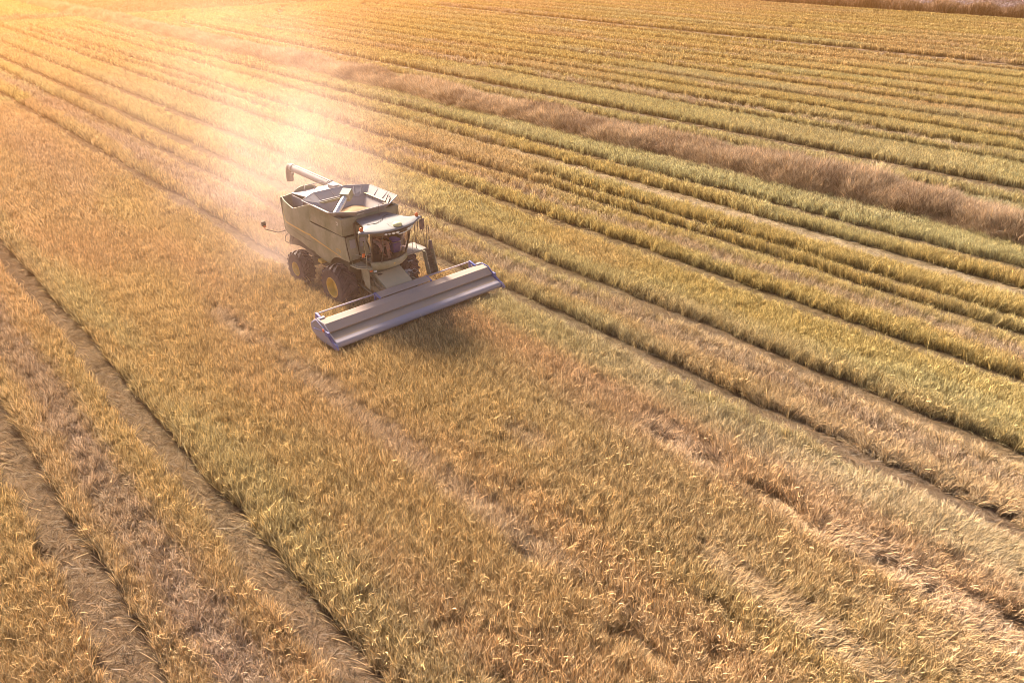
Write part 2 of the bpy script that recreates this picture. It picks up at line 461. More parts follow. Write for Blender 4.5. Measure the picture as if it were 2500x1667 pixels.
# engine deck, rear wall and the open well behind the tank
m = MB()
m.slab([(-0.82, 2.75, 4.42), (-0.82, 5.2, 4.18), (1.5, 5.2, 4.18), (1.5, 2.75, 4.42)], -0.06)
m.box(-0.86, -0.80, 2.3, 5.2, 3.4, 4.16)
m.slab([(-1.2, 2.10, 4.52), (-0.83, 2.75, 4.44), (1.5, 2.75, 4.44), (1.5, 2.10, 4.52)], -0.05)
m.build('engine_deck', M['steel'], combine, 0.015)
m = MB(); m.lathe_x([(0, 0.0), (0.0, 0.55), (-0.06, 0.60), (-0.12, 0.60), (-0.12, 0.0)], (-0.87, 3.25, 3.72), 36)
m.build('radiator_screen', M['screen'], combine, 0, 40)
m = MB()
rw = [(-1.5, 2.5), (1.5, 2.5), (1.5, 4.1)] + [(0.65 - 0.68 + 0.68 * math.cos(t), 4.2 + 0.28 * math.sin(t)) for t in np.linspace(0.1, math.pi - 0.1, 14)] + [(-1.5, 4.14)]
v0 = [(x, 5.16 + 0.06 * (z - 4.1), z) for x, z in rw]; v1 = [(x, y + 0.05, z) for x, y, z in v0]; k = len(v0)
m.add(v0 + v1, [tuple(range(k)), tuple(range(2*k-1, k-1, -1))] + [(i, (i+1) % k, k + (i+1) % k, k + i) for i in range(k)])
m.build('rear_hood', M['green'], combine, 0.01)
m = MB(); m.tube([(-0.2, 4.9, 4.2), (-0.2, 4.9, 4.55), (0.9, 4.9, 4.55), (0.9, 4.9, 4.2)], 0.022, 6); m.tube([(0.35, 4.9, 4.2), (0.35, 4.9, 4.55)], 0.02, 6); m.build('deck_rail', M['steel'], combine, 0)
m = MB(); m.box(0.95, 1.3, 4.0, 4.6, 4.25, 4.5); m.build('air_intake', M['steel'], combine, 0.03)
m = MB(); m.box(0.1, 0.5, 3.2, 3.6, 4.3, 4.47); m.build('filter_housing', M['steel'], combine, 0.03)
m = MB(); m.slab([(-1.3, 4.9, 2.45), (1.3, 4.9, 2.45), (1.2, 5.5, 1.5), (-1.2, 5.5, 1.5)], 0.04); m.slab([(-1.3, 4.86, 2.45), (-1.2, 5.46, 1.5), (-1.2, 4.3, 1.7), (-1.3, 4.2, 2.4)], 0.03)
m.build('straw_chopper', M['chassis'], combine, 0.01)

# tail lamp on its swing arm, rear guard hooks
m = MB(); m.tube([(-1.5, 4.95, 2.45), (-1.95, 5.02, 2.42), (-2.55, 5.15, 2.70), (-2.58, 5.15, 2.82)], 0.022, 8)
arm = m.build('lamp_arm', M['dark'], combine, 0, 60)
m = MB(); m.box(-2.70, -2.48, 5.13, 5.19, 2.90, 3.12); m.build('warning_plate', M['dark'], arm, 0.01)
m = MB(); m.lathe_z([(0.0, 0.08), (0.07, 0.07), (0.08, 0.0), (0.05, -0.03), (0, -0.03)], (-2.58, 5.13, 2.84), 12); m.build('tail_lamp', M['orange'], arm)
m = MB(); m.tube([(-1.5, 4.75, 2.36), (-1.72, 4.72, 2.25), (-1.78, 4.72, 2.0), (-1.62, 4.66, 1.86)], 0.025, 8); m.tube([(-1.48, 4.3, 2.3), (-1.56, 4.4, 1.98), (-1.66, 4.46, 1.86)], 0.022, 8)
m.build('guard_hook', M['dark'], combine, 0, 60)

# ---------------- cab
cab = MB()
arc = lambda hw, y_side, y_mid, n=12: [(hw * math.sin(t), y_mid + (y_side - y_mid) * (1 - math.cos(t)) / (1 - math.cos(1.15))) for t in np.linspace(-1.15, 1.15, n + 1)]
def arc_pts(hw, ys, ym, n=14):
    return [(hw * (2 * i / n - 1), ym + (ys - ym) * abs(2 * i / n - 1) ** 2.2) for i in range(n + 1)]
fl = arc_pts(0.95, -2.2, -2.56)
cab.prism_z([(0.95, -0.97)] + [(x, y) for x, y in fl[::-1]] + [(-0.95, -0.97)], 2.58, 2.68)
cab.box(-0.95, 0.95, -0.99, -0.955, 2.68, 3.3)
cab.box(-0.95, 0.95, -0.99, -0.955, 4.1, 4.30)
cab = cab.build('cab', M['chassis'], combine, 0.01)
# sill under the windscreen
lo = arc_pts(1.0, -2.24, -2.62); l2 = arc_pts(0.92, -2.15, -2.48)
m = MB(); n = len(lo); v = []; f = []
for i in range(n):
    v += [(lo[i][0], lo[i][1], 2.69), (lo[i][0]*1.01, lo[i][1] - 0.03, 2.62), (lo[i][0]*1.0, lo[i][1] - 0.02, 2.45), (l2[i][0], l2[i][1], 2.28), (l2[i][0]*0.97, l2[i][1] + 0.1, 2.30), (lo[i][0]*0.97, lo[i][1] + 0.12, 2.69)]
for i in range(n - 1):
    for j in range(6):
        f.append((i*6 + j, i*6 + (j+1) % 6, (i+1)*6 + (j+1) % 6, (i+1)*6 + j))
f += [tuple(range(6)), tuple(range((n-1)*6, n*6))]
m.add(v, f); sill = m.build('front_sill', M['green'], cab, 0, 50)
m = MB(); e = [(0.0, 0.05), (0.03, 0.02), (0.06, 0.03), (0.05, -0.01), (0.07, -0.04), (0.02, -0.03), (-0.03, -0.05), (-0.04, -0.01), (-0.07, 0.01), (-0.03, 0.02)]
m.slab([(x + 0.0, -2.652, 2.535 + z) for x, z in e], 0.008); m.build('emblem', M['stripe'], sill)
# windscreen
wb, wt = arc_pts(0.95, -2.2, -2.56), arc_pts(1.08, -2.6, -3.02)
def sheet(b, t, zb, zt, nz=8, bul=0.06):
    v = []; f = []; n = len(b)
    for i in range(n):
        for j in range(nz + 1):
            s = j / nz; k = bul * 4 * s * (1 - s)
            v.append((b[i][0] + (t[i][0]-b[i][0]) * s, b[i][1] + (t[i][1]-b[i][1]) * s - k * 0.6, zb + (zt - zb) * s))
    for i in range(n - 1):
        for j in range(nz):
            f.append((i*(nz+1)+j, (i+1)*(nz+1)+j, (i+1)*(nz+1)+j+1, i*(nz+1)+j+1))
    return MB().add(v, f)
sheet(wb, wt, 2.70, 4.24).build('windscreen', M['glass'], cab, 0, 60)
for s in (-1, 1):
    m = MB(); m.add([(s*0.95, -1.0, 2.70), (s*0.95, -2.2, 2.70), (s*1.08, -2.6, 4.24), (s*0.95, -1.0, 4.24)], [(0, 1, 2, 3)])
    m.build('side_window', M['glass_clear'], cab, 0, 0)
    m = MB(); m.tube([(s*0.955, -2.2, 2.68), (s*1.02, -2.43, 3.4), (s*1.085, -2.6, 4.26)], 0.045, 8); m.build('pillar', M['dark'], cab, 0, 60)
    m = MB(); m.tube([(s*0.955, -1.0, 2.66), (s*0.955, -1.0, 4.26)], 0.05, 8)
    m.build('pillar', M['dark'], cab, 0, 60)
    m = MB(); m.tube([(s*1.0, -1.75, 3.05), (s*1.03, -1.75, 3.6)], 0.018, 6); m.build('door_handle', M['dark'], cab)
m = MB(); m.tube([(-0.62 - 0.0, -2.53, 2.70), (-0.66, -2.83, 3.45), (-0.7, -2.92, 4.24)], 0.028, 6); m.build('mullion', M['dark'], cab, 0, 60)
# windscreen gasket along the bottom
for arc_, z_ in ((wb, 2.70), (wt, 4.24)):
    m = MB(); m.tube([(x, y - 0.005, z_) for x, y in arc_], 0.027, 6); m.build('gasket', M['dark'], cab, 0, 60)
m = MB(); m.tube([(0.0 + x, y - 0.13, 4.09) for x, y in wt if 0.0 <= x <= 1.1], 0.028, 6)
m.build('wiper_rail', M['bright'], cab, 0, 60)
# roof, wider at the front, with the two mirror arms
half = [(0.0, -0.90), (0.70, -0.92), (0.84, -1.02), (0.93, -1.35), (1.0, -1.72), (1.10, -2.05), (1.30, -2.32), (1.66, -2.46), (1.70, -2.60), (1.30, -2.82), (0.95, -3.06), (0.50, -3.20), (0.0, -3.24)]
out = half + [(-x, y) for x, y in half[-2:0:-1]]
v = []; f = []; k = len(out)
for z, s in ((4.31, 0.97), (4.335, 1.0), (4.385, 1.0), (4.41, 0.975), (4.43, 0.82), (4.44, 0.45)):
    for x, y in out:
        v.append((x * s, -2.05 + (y + 2.05) * s, z))
for r_ in range(5):
    for i in range(k):
        f.append((r_*k + i, r_*k + (i+1) % k, (r_+1)*k + (i+1) % k, (r_+1)*k + i))
f += [tuple(range(k-1, -1, -1)), tuple(range(5*k, 6*k))]
roof = MB().add(v, f).build('roof', M['roof'], cab, 0, 55)
m = MB(); m.tube([(-0.9, -2.0, 4.43), (-0.5, -2.15, 4.455), (-0.1, -2.0, 4.468), (0.2, -1.65, 4.47), (0.55, -1.5, 4.46), (0.85, -1.55, 4.43)], 0.012, 6)
m.build('cable', M['dark'], roof, 0, 60)
m = MB(); m.slab([(-0.22, -3.0, 4.435), (-0.16, -2.5, 4.468), (0.3, -2.5, 4.468), (0.36, -3.0, 4.435)], 0.012); m.build('roof_hatch', M['roof'], roof, 0.004)
m = MB(); m.lathe_z([(0.21, 0.0), (0.22, 0.05), (0.17, 0.12), (0.08, 0.15), (0.0, 0.155)], (0.10, -2.97, 4.44), 24)
m.build('receiver_dome', M['cream'], roof, 0, 60)
for (x, y) in ((0.2, -1.36), (0.9, -1.75)):
    m = MB(); m.tube([(x, y, 4.45), (x + 0.01, y, 5.0)], 0.007, 5); m.lathe_z([(0.03, 0), (0.03, 0.03), (0, 0.04)], (x, y, 4.46), 8); m.build('antenna', M['dark'], roof)
for s in (-1, 1):
    m = MB(); m.lathe_z([(0.075, 0.0), (0.085, 0.05), (0.07, 0.14), (0.04, 0.17), (0, 0.18)], (s*1.5, -2.50, 4.42), 14); m.build('beacon', M['orange'], roof, 0, 60)
# dark visor band under the roof's front edge with the work lights set in it
vb, vt = arc_pts(1.15, -2.68, -3.16), arc_pts(1.2, -2.76, -3.27)
v = []; f = []; n = len(vb)
for i in range(n):
    v += [(vb[i][0], vb[i][1], 4.13), (vt[i][0], vt[i][1], 4.305), (vt[i][0]*0.95, vt[i][1] + 0.1, 4.305), (vb[i][0]*0.95, vb[i][1] + 0.1, 4.13)]
    if i: 
        b = 4*i; p = b - 4
        for j in range(4): f.append((p + j, p + (j+1) % 4, b + (j+1) % 4, b + j))
f += [(0, 1, 2, 3), tuple(range(4*n-4, 4*n))]
MB().add(v, f).build('visor', M['dark'], cab, 0, 40)
for x, r_ in ((-0.62, 0.055), (-0.47, 0.05), (-0.28, 0.075), (-0.08, 0.075), (0.55, 0.075), (0.72, 0.06), (0.86, 0.055)):
    y = -3.225 + 0.48 * (abs(x) / 1.17) ** 2.2
    m = MB(); vv = []; 
    for yy, s in ((y + 0.06, 1.0), (y - 0.015, 1.0), (y - 0.03, 0.75)):
        for j in range(14):
            t = 2 * math.pi * j / 14; vv.append((x + r_ * 1.2 * s * math.cos(t), yy, 4.225 + r_ * 0.85 * s * math.sin(t)))
    ff = [tuple(range(14)), tuple(range(28, 42))] + [(a*14 + j, a*14 + (j+1) % 14, (a+1)*14 + (j+1) % 14, (a+1)*14 + j) for a in (0, 1) for j in range(14)]
    m.add(vv, ff).build('work_light', M['lamp'], cab, 0, 50)
# seat, steering column and console
m = MB(); m.box(-0.30, 0.26, -1.75, -1.2, 3.02, 3.16); m.box(-0.28, 0.24, -1.24, -1.1, 3.16, 3.95); m.box(-0.2, 0.16, -1.6, -1.25, 2.68, 3.02); m.box(-0.42, -0.33, -1.75, -1.25, 3.2, 3.3); m.box(0.29, 0.42, -1.9, -1.25, 3.2, 3.32)
m.build('seat', M['seatm'], cab, 0.03)
m = MB(); m.tube([(-0.02, -2.3, 2.68), (-0.02, -2.12, 3.3)], 0.075, 10, r2=0.045)
ring = [(-0.02 + 0.2 * math.cos(t), -2.08 + 0.19 * math.sin(t), 3.34 + 0.07 * math.sin(t)) for t in np.linspace(0, 2 * math.pi, 21)]
m.tube(ring, 0.016, 6, cap=False)
m.build('steering_column', M['trouser'], cab, 0, 60)

# step platform on the right of the cab, lamp, guard rail and shield
m = MB(); m.prism_z([(-1.56, -1.3), (-0.97, -1.3), (-0.97, -2.3), (-1.1, -2.36), (-1.52, -1.85)], 2.40, 2.47); rp_ = m.build('step_platform', M['green'], combine, 0.01)
m = MB(); m.tube([(-1.5, -1.38, 2.52), (-1.46, -1.9, 2.52), (-1.1, -2.3, 2.52)], 0.018, 6); m.tube([(-1.22, -2.2, 2.47), (-1.20, -2.22, 3.0), (-1.28, -2.2, 3.75), (-1.58, -2.3, 3.95), (-1.62, -2.42, 4.24)], 0.02, 6); m.tube([(-1.5, -1.4, 2.5), (-1.48, -1.35, 3.05), (-1.2, -1.85, 2.95), (-1.2, -2.22, 2.95)], 0.016, 6)
m.build('guard_rail', M['green'], rp_, 0, 60)
m = MB(); m.box(-1.34, -1.22, -2.14, -2.06, 3.0, 3.18); m.build('marker_lamp', M['orange'], rp_, 0.015)
m = MB(); m.box(-1.2, -1.06, -2.42, -2.36, 2.33, 2.40); m.build('marker_lamp', M['orange'], rp_, 0.01)
m = MB(); m.box(-1.0, -0.86, -2.45, -2.38, 2.27, 2.34); m.build('work_light', M['lamp'], rp_, 0.01)
m = MB(); m.slab([(-1.12, -2.2, 2.34), (-1.12, -1.55, 2.34), (-1.10, -1.75, 1.45), (-1.10, -2.2, 1.30)], 0.04); m.build('wheel_shield', M['green'], combine, 0.012)
m = MB(); m.slab([(-1.5, -1.02, 3.68), (-1.5, -1.25, 2.62), (-0.99, -1.25, 2.62), (-0.99, -1.02, 3.68)], 0.03); m.build('cab_side_panel', M['green'], combine, 0.012)
m = MB(); m.slab([(-1.36, -1.09, 3.55), (-1.36, -1.16, 3.15), (-1.06, -1.16, 3.15), (-1.06, -1.09, 3.55)], 0.02); m.build('side_vent', M['steel'], combine, 0.01)

# left platform, ladder and rails
m = MB(); m.box(1.0, 2.3, -2.08, -0.98, 2.42, 2.50)
plat = m.build('access_platform', M['plate'], combine, 0.012)
m = MB()
m.tube([(1.5, -2.02, 2.5), (1.5, -2.02, 2.95), (1.5, -1.5, 2.95), (1.5, -1.5, 2.5)], 0.016, 6)
m.tube([(1.9, -1.75, 2.5), (1.85, -1.75, 3.9), (1.65, -2.3, 4.3)], 0.02, 6)
m.tube([(2.28, -2.0, 2.5), (2.28, -1.75, 3.75), (2.28, -1.45, 3.75), (2.28, -1.25, 2.5)], 0.02, 6)
m.tube([(2.3, -2.3, 2.4), (2.3, -2.3, 3.6), (2.34, -2.18, 3.68), (2.38, -2.05, 3.6), (2.3, -2.05, 2.5)], 0.02, 6)
m.build('hand_rail', M['dark'], plat, 0, 60)
m = MB(); m.slab([(1.72, -1.30, 2.9), (1.95, -1.0, 2.9), (1.98, -1.0, 3.5), (1.8, -1.25, 3.55)], 0.05); m.build('battery_cover', M['maroon'], plat, 0.02)
m = MB(); m.lathe_z([(0.10, 0), (0.11, 0.1), (0.09, 0.42), (0.05, 0.46), (0, 0.47)], (2.42, -2.2, 2.45), 14); m.build('fire_extinguisher', M['screen'], plat, 0, 60)
lad = MB()
for x in (1.95, 2.42):
    lad.slab([(x, -2.12, 2.5), (x, -2.42, 2.5), (x, -2.78, 1.3), (x, -2.46, 1.3)], 0.04)
ladder = lad.build('ladder', M['green'], combine, 0.01)
m = MB(); m.slab([(1.995, -2.15, 2.48), (2.415, -2.15, 2.48), (2.415, -2.49, 1.32), (1.995, -2.49, 1.32)], 0.015); m.build('kick_plate', M['dark'], ladder)
for i in range(4):
    z = 2.22 - i * 0.28; y = -2.32 - i * 0.085
    m = MB(); m.box(1.992, 2.418, y - 0.12, y + 0.12, z, z + 0.03); m.build('step', M['chassis'], ladder, 0.005)
# mirrors hang from the roof arms
for s in (-1, 1):
    m = MB(); m.box(s*1.74 - 0.13, s*1.74 + 0.13, -2.58, -2.50, 3.72, 4.24)
    if s > 0: m.build('mirror', M['screen'], combine, 0.035)
    m = MB(); m.tube([(s*1.62, -2.52, 4.40), (s*1.74, -2.54, 4.38), (s*1.74, -2.54, 4.20)], 0.02, 6)
    if s > 0: m.build('mirror_arm', M['dark'], combine, 0, 60)

# ---------------- feeder house
m = MB(); m.prism_x([(-0.85, 2.30), (-2.05, 1.95), (-3.15, 1.46), (-3.15, 0.72), (-2.0, 1.0), (-0.85, 1.35)], -0.76, 0.76)
feed = m.build('feeder_house', M['green'], combine, 0.02)
m = MB(); m.slab([(-0.72, -1.98, 1.985), (-0.72, -2.95, 1.555), (0.72, -2.95, 1.555), (0.72, -1.98, 1.985)], -0.02); m.build('top_cover', M['dusty_tan'], feed, 0.004)
m = MB(); m.box(-0.62, -0.42, -2.2, -2.02, 1.935, 1.96); m.build('hatch', M['dark'], feed)
for s in (-1, 1):
    m = MB(); m.tube([(s*0.88, -1.2, 2.05), (s*0.88, -3.0, 1.25)], 0.05, 8); m.tube([(s*0.92, -0.7, 1.2), (s*0.92, -2.9, 0.85)], 0.065, 8)
    m.box(s*0.86 - 0.05, s*0.86 + 0.05, -3.1, -2.7, 0.75, 1.62)
    m.build('lift_arm', M['green_dark'], feed, 0.01)
m = MB()
m.tube([(-0.86, -2.0, 1.95), (-0.98, -2.4, 1.75), (-0.9, -2.95, 1.5)], 0.03, 8); m.box(-1.02, -0.86, -2.3, -1.95, 1.5, 1.8)
m.build('hydraulic_pipe', M['green_dark'], feed, 0.01)
m = MB(); m.tube([(1.22, -2.15, 1.62), (1.42, -2.15, 1.70), (1.48, -2.35, 1.62), (1.28, -2.35, 1.54), (1.22, -2.15, 1.62)], 0.018, 6); m.box(0.82, 1.2, -2.3, -2.05, 1.5, 1.72)
cp = m.build('hose_coupler', M['steel'], feed, 0.008)
m = MB()
for k in range(3): m.tube([(1.0 + 0.08*k, -2.2, 1.7), (0.95 + 0.05*k, -2.5, 1.72 - 0.04*k), (0.7 + 0.1*k, -3.0, 1.5)], 0.022, 6)
m.build('hose', M['dark'], feed, 0, 60)
m = MB(); m.slab([(1.0, -2.16, 2.2), (1.3, -2.2, 2.22), (1.3, -2.34, 2.22), (1.0, -2.30, 2.2)], 0.02); m.build('foot_step', M['plate'], combine, 0.006)

# ---------------- wheels
def wheel(cx, cyy, r, w, rr, n_lug, side):
    w_e = empty('wheel', (cx, cyy, r), combine)
    hw = w / 2
    prof = [(-hw*0.80, rr), (-hw*0.92, rr*1.06), (-hw*1.0, r*0.72), (-hw*0.99, r*0.84), (-hw*0.90, r*0.90), (-hw*0.6, r*0.925), (0, r*0.925), (hw*0.6, r*0.925), (hw*0.90, r*0.90), (hw*0.99, r*0.84), (hw*1.0, r*0.72), (hw*0.92, rr*1.06), (hw*0.80, rr)]
    t = MB(); t.lathe_x(prof, (0, 0, 0), 56)
    for s in (-1, 1):
        for k in range(n_lug):
            th0 = 2 * math.pi * (k + (0.5 if s > 0 else 0)) / n_lug
            secs = []
            for u in np.linspace(0, 1, 5):
                x = s * hw * (-0.03 + 1.01 * u); th = th0 + u * 0.40
                rb = r * 0.90 - (0.05 * r if u > 0.9 else 0); rt = r * (1.0 - 0.035 * u**3)
                dw = (0.062 + 0.02 * u) * 0.9
                secs.append([(x, rr_ * math.cos(th + d / r), rr_ * math.sin(th + d / r)) for rr_, d in ((rb, -dw), (rt, -dw*0.72), (rt, dw*0.72), (rb, dw))])
            v = [p for sct in secs for p in sct]; f = []
            for i in range(4):
                for j in range(4): f.append((i*4 + j, i*4 + (j+1) % 4, (i+1)*4 + (j+1) % 4, (i+1)*4 + j))
            f += [(0, 1, 2, 3), (16, 17, 18, 19)]
            t.add(v, f)
    tt = t.build('tyre', M['rubber'], w_e, 0, 30)
    o = side
    rp = [(o*hw*0.90, rr*1.05), (o*hw*0.93, rr*1.09), (o*hw*0.96, rr*1.06), (o*hw*0.93, rr*0.98), (o*hw*0.55, rr*0.90), (o*hw*0.30, rr*0.86), (o*hw*0.22, rr*0.6), (o*hw*0.30, rr*0.32), (o*hw*0.36, rr*0.30), (o*hw*0.36, 0.001)]
    q = MB(); q.lathe_x(rp, (0, 0, 0), 40)
    q.lathe_x([(-o*hw*0.8, rr*0.98), (o*hw*0.2, rr*0.9)], (0, 0, 0), 40)
    rim_o = q.build('rim', M['yellow'], w_e, 0, 40)
    h = MB(); h.lathe_x([(o*hw*0.34, rr*0.27), (o*hw*0.52, rr*0.25), (o*hw*0.56, rr*0.18), (o*hw*0.56, 0.001)], (0, 0, 0), 20)
    for k in range(10):
        a = 2 * math.pi * k / 10
        c = (0, rr*0.47*math.cos(a), rr*0.47*math.sin(a)); h.tube([(o*hw*0.24, c[1], c[2]), (o*hw*0.34, c[1], c[2])], 0.022, 6)
    h.box(o*hw*0.5 - 0.06, o*hw*0.5 + 0.06, -rr*0.35, rr*0.1, rr*0.62, rr*0.82)
    h.build('hub', M['yellow'], w_e, 0, 40)
    return w_e
for s in (-1, 1):
    wheel(s*1.58 if s < 0 else 1.98, -0.15, 1.06, 0.94, 0.47, 20, s)
    wheel(s*1.70, 3.44, 0.90, 0.70, 0.34, 18, s)

# ---------------- header with stripper rotor
hd = empty('header', (0, 0, 0), combine)
HW = 4.58
hood_p = [(-3.38, 1.30), (-3.44, 1.43), (-3.52, 1.46), (-3.93, 1.42), (-4.26, 1.17), (-4.23, 1.10), (-3.9, 1.2), (-3.4, 1.2)]
m = MB(); m.prism_x(hood_p, -HW, HW); hood = m.build('hood', M['hood'], hd, 0.008, 18)
tray_p = [(-4.12, 1.07), (-4.20, 1.06), (-4.66, 0.925), (-4.70, 0.86), (-4.2, 0.96), (-4.12, 0.98)]
m = MB(); m.prism_x(tray_p, -HW, HW); m.build('nose_tray', M['tray'], hd, 0.006)
# rounded steel nose
np_ = [(-4.64, 0.938)] + [(-4.78 - 0.15 * math.sin(t), 0.76 + 0.15 * math.cos(t)) for t in np.linspace(0.1, 2.6, 9)] + [(-4.62, 0.70), (-4.60, 0.86)]
m = MB(); m.prism_x(np_, -HW, HW); m.build('nose_lip', M['lip'], hd, 0.005, 50)
m = MB(); m.lathe_x([(-HW, 0.0), (-HW, 0.26), (HW, 0.26), (HW, 0.0)], (0, -3.85, 0.82), 8)
for k in range(8):
    a = 2 * math.pi * k / 8
    for i in range(60):
        x = -HW + 0.08 + i * (2*HW - 0.16) / 59
        ca, sa = math.cos(a), math.sin(a)
        m.add([(x - 0.03, -3.85 + 0.25*ca, 0.82 + 0.25*sa), (x + 0.03, -3.85 + 0.25*ca, 0.82 + 0.25*sa), (x + 0.012, -3.85 + 0.34*ca, 0.82 + 0.34*sa), (x - 0.012, -3.85 + 0.34*ca, 0.82 + 0.34*sa)], [(0, 1, 2, 3)])
m.build('stripper_rotor', M['dark'], hd, 0, 30)
m = MB(); m.prism_x([(-3.05, 0.45), (-3.05, 1.22), (-3.30, 1.27), (-3.30, 1.18), (-3.14, 1.12), (-3.14, 0.5), (-3.8, 0.4), (-3.8, 0.36), (-3.1, 0.38)], -HW, HW); m.build('back_sheet', M['hood'], hd, 0.006)
# raised centre panel and the long rail either side
m = MB(); m.slab([(-1.40, -3.08, 1.60), (-1.40, -3.46, 1.475), (1.40, -3.46, 1.475), (1.40, -3.08, 1.60)], 0.03); m.build('centre_panel', M['hood'], hd, 0.006)
m = MB(); m.box(-4.5, 4.2, -3.06, -3.00, 1.51, 1.57); m.build('top_rail', M['blue_rail'], hd, 0.01)
for x in (-4.45, -1.44, 1.44, 4.15):
    m = MB(); w_ = 0.045 if abs(x) < 2 or abs(x) > 4 else 0.02
    m.prism_x([(-3.0, 1.22), (-2.995, 1.60), (-3.09, 1.62), (-3.50, 1.49), (-3.46, 1.44), (-3.12, 1.48), (-3.1, 1.28)], x - w_, x + w_); m.build('rail_post', M['blue'], hd, 0.006)
plate = [(-2.72, 0.98), (-2.85, 1.18), (-3.42, 1.50), (-3.95, 1.47), (-4.32, 1.20), (-4.72, 0.97), (-5.0, 0.80), (-5.0, 0.66), (-4.72, 0.55), (-3.5, 0.50), (-2.85, 0.70)]
for s in (-1, 1):
    m = MB(); m.prism_x(plate, s*(HW + 0.004), s*(HW + 0.05)); ep = m.build('end_plate', M['lip'] if s < 0 else M['blue'], hd, 0.008)
    xo = s * (HW + 0.085)
    m = MB(); m.tube([(xo, -2.95, 1.16), (xo, -3.4, 1.46), (xo, -4.3, 1.16), (xo, -4.95, 0.78)], 0.024, 8)
    m.tube([(xo, -3.1, 0.95), (xo, -3.9, 1.12), (xo, -4.25, 1.05)], 0.028, 8); m.tube([(xo, -4.15, 1.14), (xo, -4.75, 0.66)], 0.03, 8)
    m.box(min(xo - 0.05, xo + 0.05), max(xo - 0.05, xo + 0.05), -4.4, -4.12, 1.0, 1.22)
    m.prism_x([(-4.7, 0.62), (-4.62, 0.92), (-4.95, 0.86), (-5.12, 0.70), (-5.0, 0.58)], s*(HW + 0.06), s*(HW + 0.13))
    m.build('blue_linkage', M['blue'], ep, 0.008)
    m = MB(); m.box(xo - 0.03 + s*0.04, xo + 0.03 + s*0.04, -4.06, -3.96, 1.14, 1.26); m.build('marker_lamp', M['orange'], ep, 0.01)
    m = MB(); m.prism_x([(-2.78, 0.9), (-2.9, 1.25), (-3.35, 1.52), (-3.5, 1.50), (-3.3, 1.2), (-3.0, 0.85)], s*(HW - 0.32), s*(HW - 0.02)); m.build('drive_cover', M['lip'] if s > 0 else M['blue_rail'], hd, 0.02)

# ---------------- lettering and marks on the right flank
def text_obj(name, body, size, mat, parent, loc, rot, depth=0.003):
    cu = bpy.data.curves.new(name, 'FONT'); cu.body = body; cu.size = size; cu.extrude = depth; cu.align_x = 'CENTER'; cu.align_y = 'CENTER'
    tmp = bpy.data.objects.new('tmp', cu); COL.objects.link(tmp)
    dg = bpy.context.evaluated_depsgraph_get()
    me = bpy.data.meshes.new_from_object(tmp.evaluated_get(dg)); bpy.data.objects.remove(tmp)
    me.materials.clear(); me.materials.append(mat)
    o = bpy.data.objects.new(name, me); COL.objects.link(o); o.parent = parent; o.location = loc; o.rotation_euler = rot
    return o
fp_r = [o for o in combine.children if o.name.startswith('side_panel')][0]
text_obj('model_number', 'S770', 0.20, M['stripe'], fp_r, (-1.606, -0.45, 2.93), (R(90), 0, R(-90)))
m = MB(); m.box(-1.588, -1.582, -0.62, -0.46, 4.19, 4.36); tm = m.build('tank_emblem', M['mark'], tank, 0.003)
m = MB(); m.slab([(-1.5895, -0.54 + y, 4.275 + z) for y, z in ((0.05, 0.045), (0.02, 0.02), (-0.05, 0.035), (-0.035, 0.0), (-0.055, -0.045), (0.0, -0.015), (0.045, -0.05), (0.03, 0.0))], 0.002); m.build('emblem_figure', M['green_dark'], tank)

# ------------------------------------------------------------------ driver, cool box and grain: things carried by the machine
P = Vector(ORG)
def skin_obj(name, verts, edges, radii, mat, parent=None, root=0, sub=2):
    me = bpy.data.meshes.new(name); me.from_pydata([tuple(v) for v in verts], edges, [])
    me.materials.append(mat)
    o = bpy.data.objects.new(name, me); COL.objects.link(o)
    if parent: o.parent = parent
    sk = o.modifiers.new('skin', 'SKIN'); sk.use_smooth_shade = True
    for i, r_ in enumerate(radii):
        rr = r_ if isinstance(r_, tuple) else (r_, r_)
        me.skin_vertices[0].data[i].radius = rr; me.skin_vertices[0].data[i].use_root = (i == root)
    sb = o.modifiers.new('sub', 'SUBSURF'); sb.levels = sub; sb.render_levels = sub
    return o
pv = [(0, 0, 0.0), (0, 0.03, 0.22), (0, 0.04, 0.45), (0, 0.03, 0.56), (0, 0.0, 0.66), (0, -0.02, 0.80), (0, 0.0, 0.90),        # pelvis, chest, neck, head
      (-0.20, 0.03, 0.47), (-0.27, -0.12, 0.24), (-0.20, -0.42, 0.24), (-0.19, -0.50, 0.25),
      (0.20, 0.03, 0.47), (0.30, -0.10, 0.24), (0.24, -0.40, 0.24), (0.23, -0.48, 0.24),
      (-0.11, 0.0, -0.02), (-0.20, -0.46, 0.02), (-0.17, -0.66, -0.38), (-0.17, -0.80, -0.44),
      (0.11, 0.0, -0.02), (0.17, -0.46, 0.02), (0.19, -0.64, -0.38), (0.20, -0.80, -0.44)]
pe = [(0,1),(1,2),(2,3),(3,4),(4,5),(5,6),(2,7),(7,8),(8,9),(9,10),(2,11),(11,12),(12,13),(13,14),(0,15),(15,16),(16,17),(17,18),(0,19),(19,20),(20,21),(21,22)]
pr_ = [(0.17,0.12),(0.15,0.11),(0.17,0.11),0.065,0.085,(0.09,0.11),0.06, 0.07,0.055,0.04,0.045, 0.07,0.055,0.04,0.045, 0.095,0.075,0.05,0.045, 0.095,0.075,0.05,0.045]
person = skin_obj('person', pv, pe, pr_, M['skin'])
person.location = P + Vector((-0.02, -1.42, 3.26))
tag(person, 'driver in tan trousers and dark red shirt sitting in the cab', 'person')
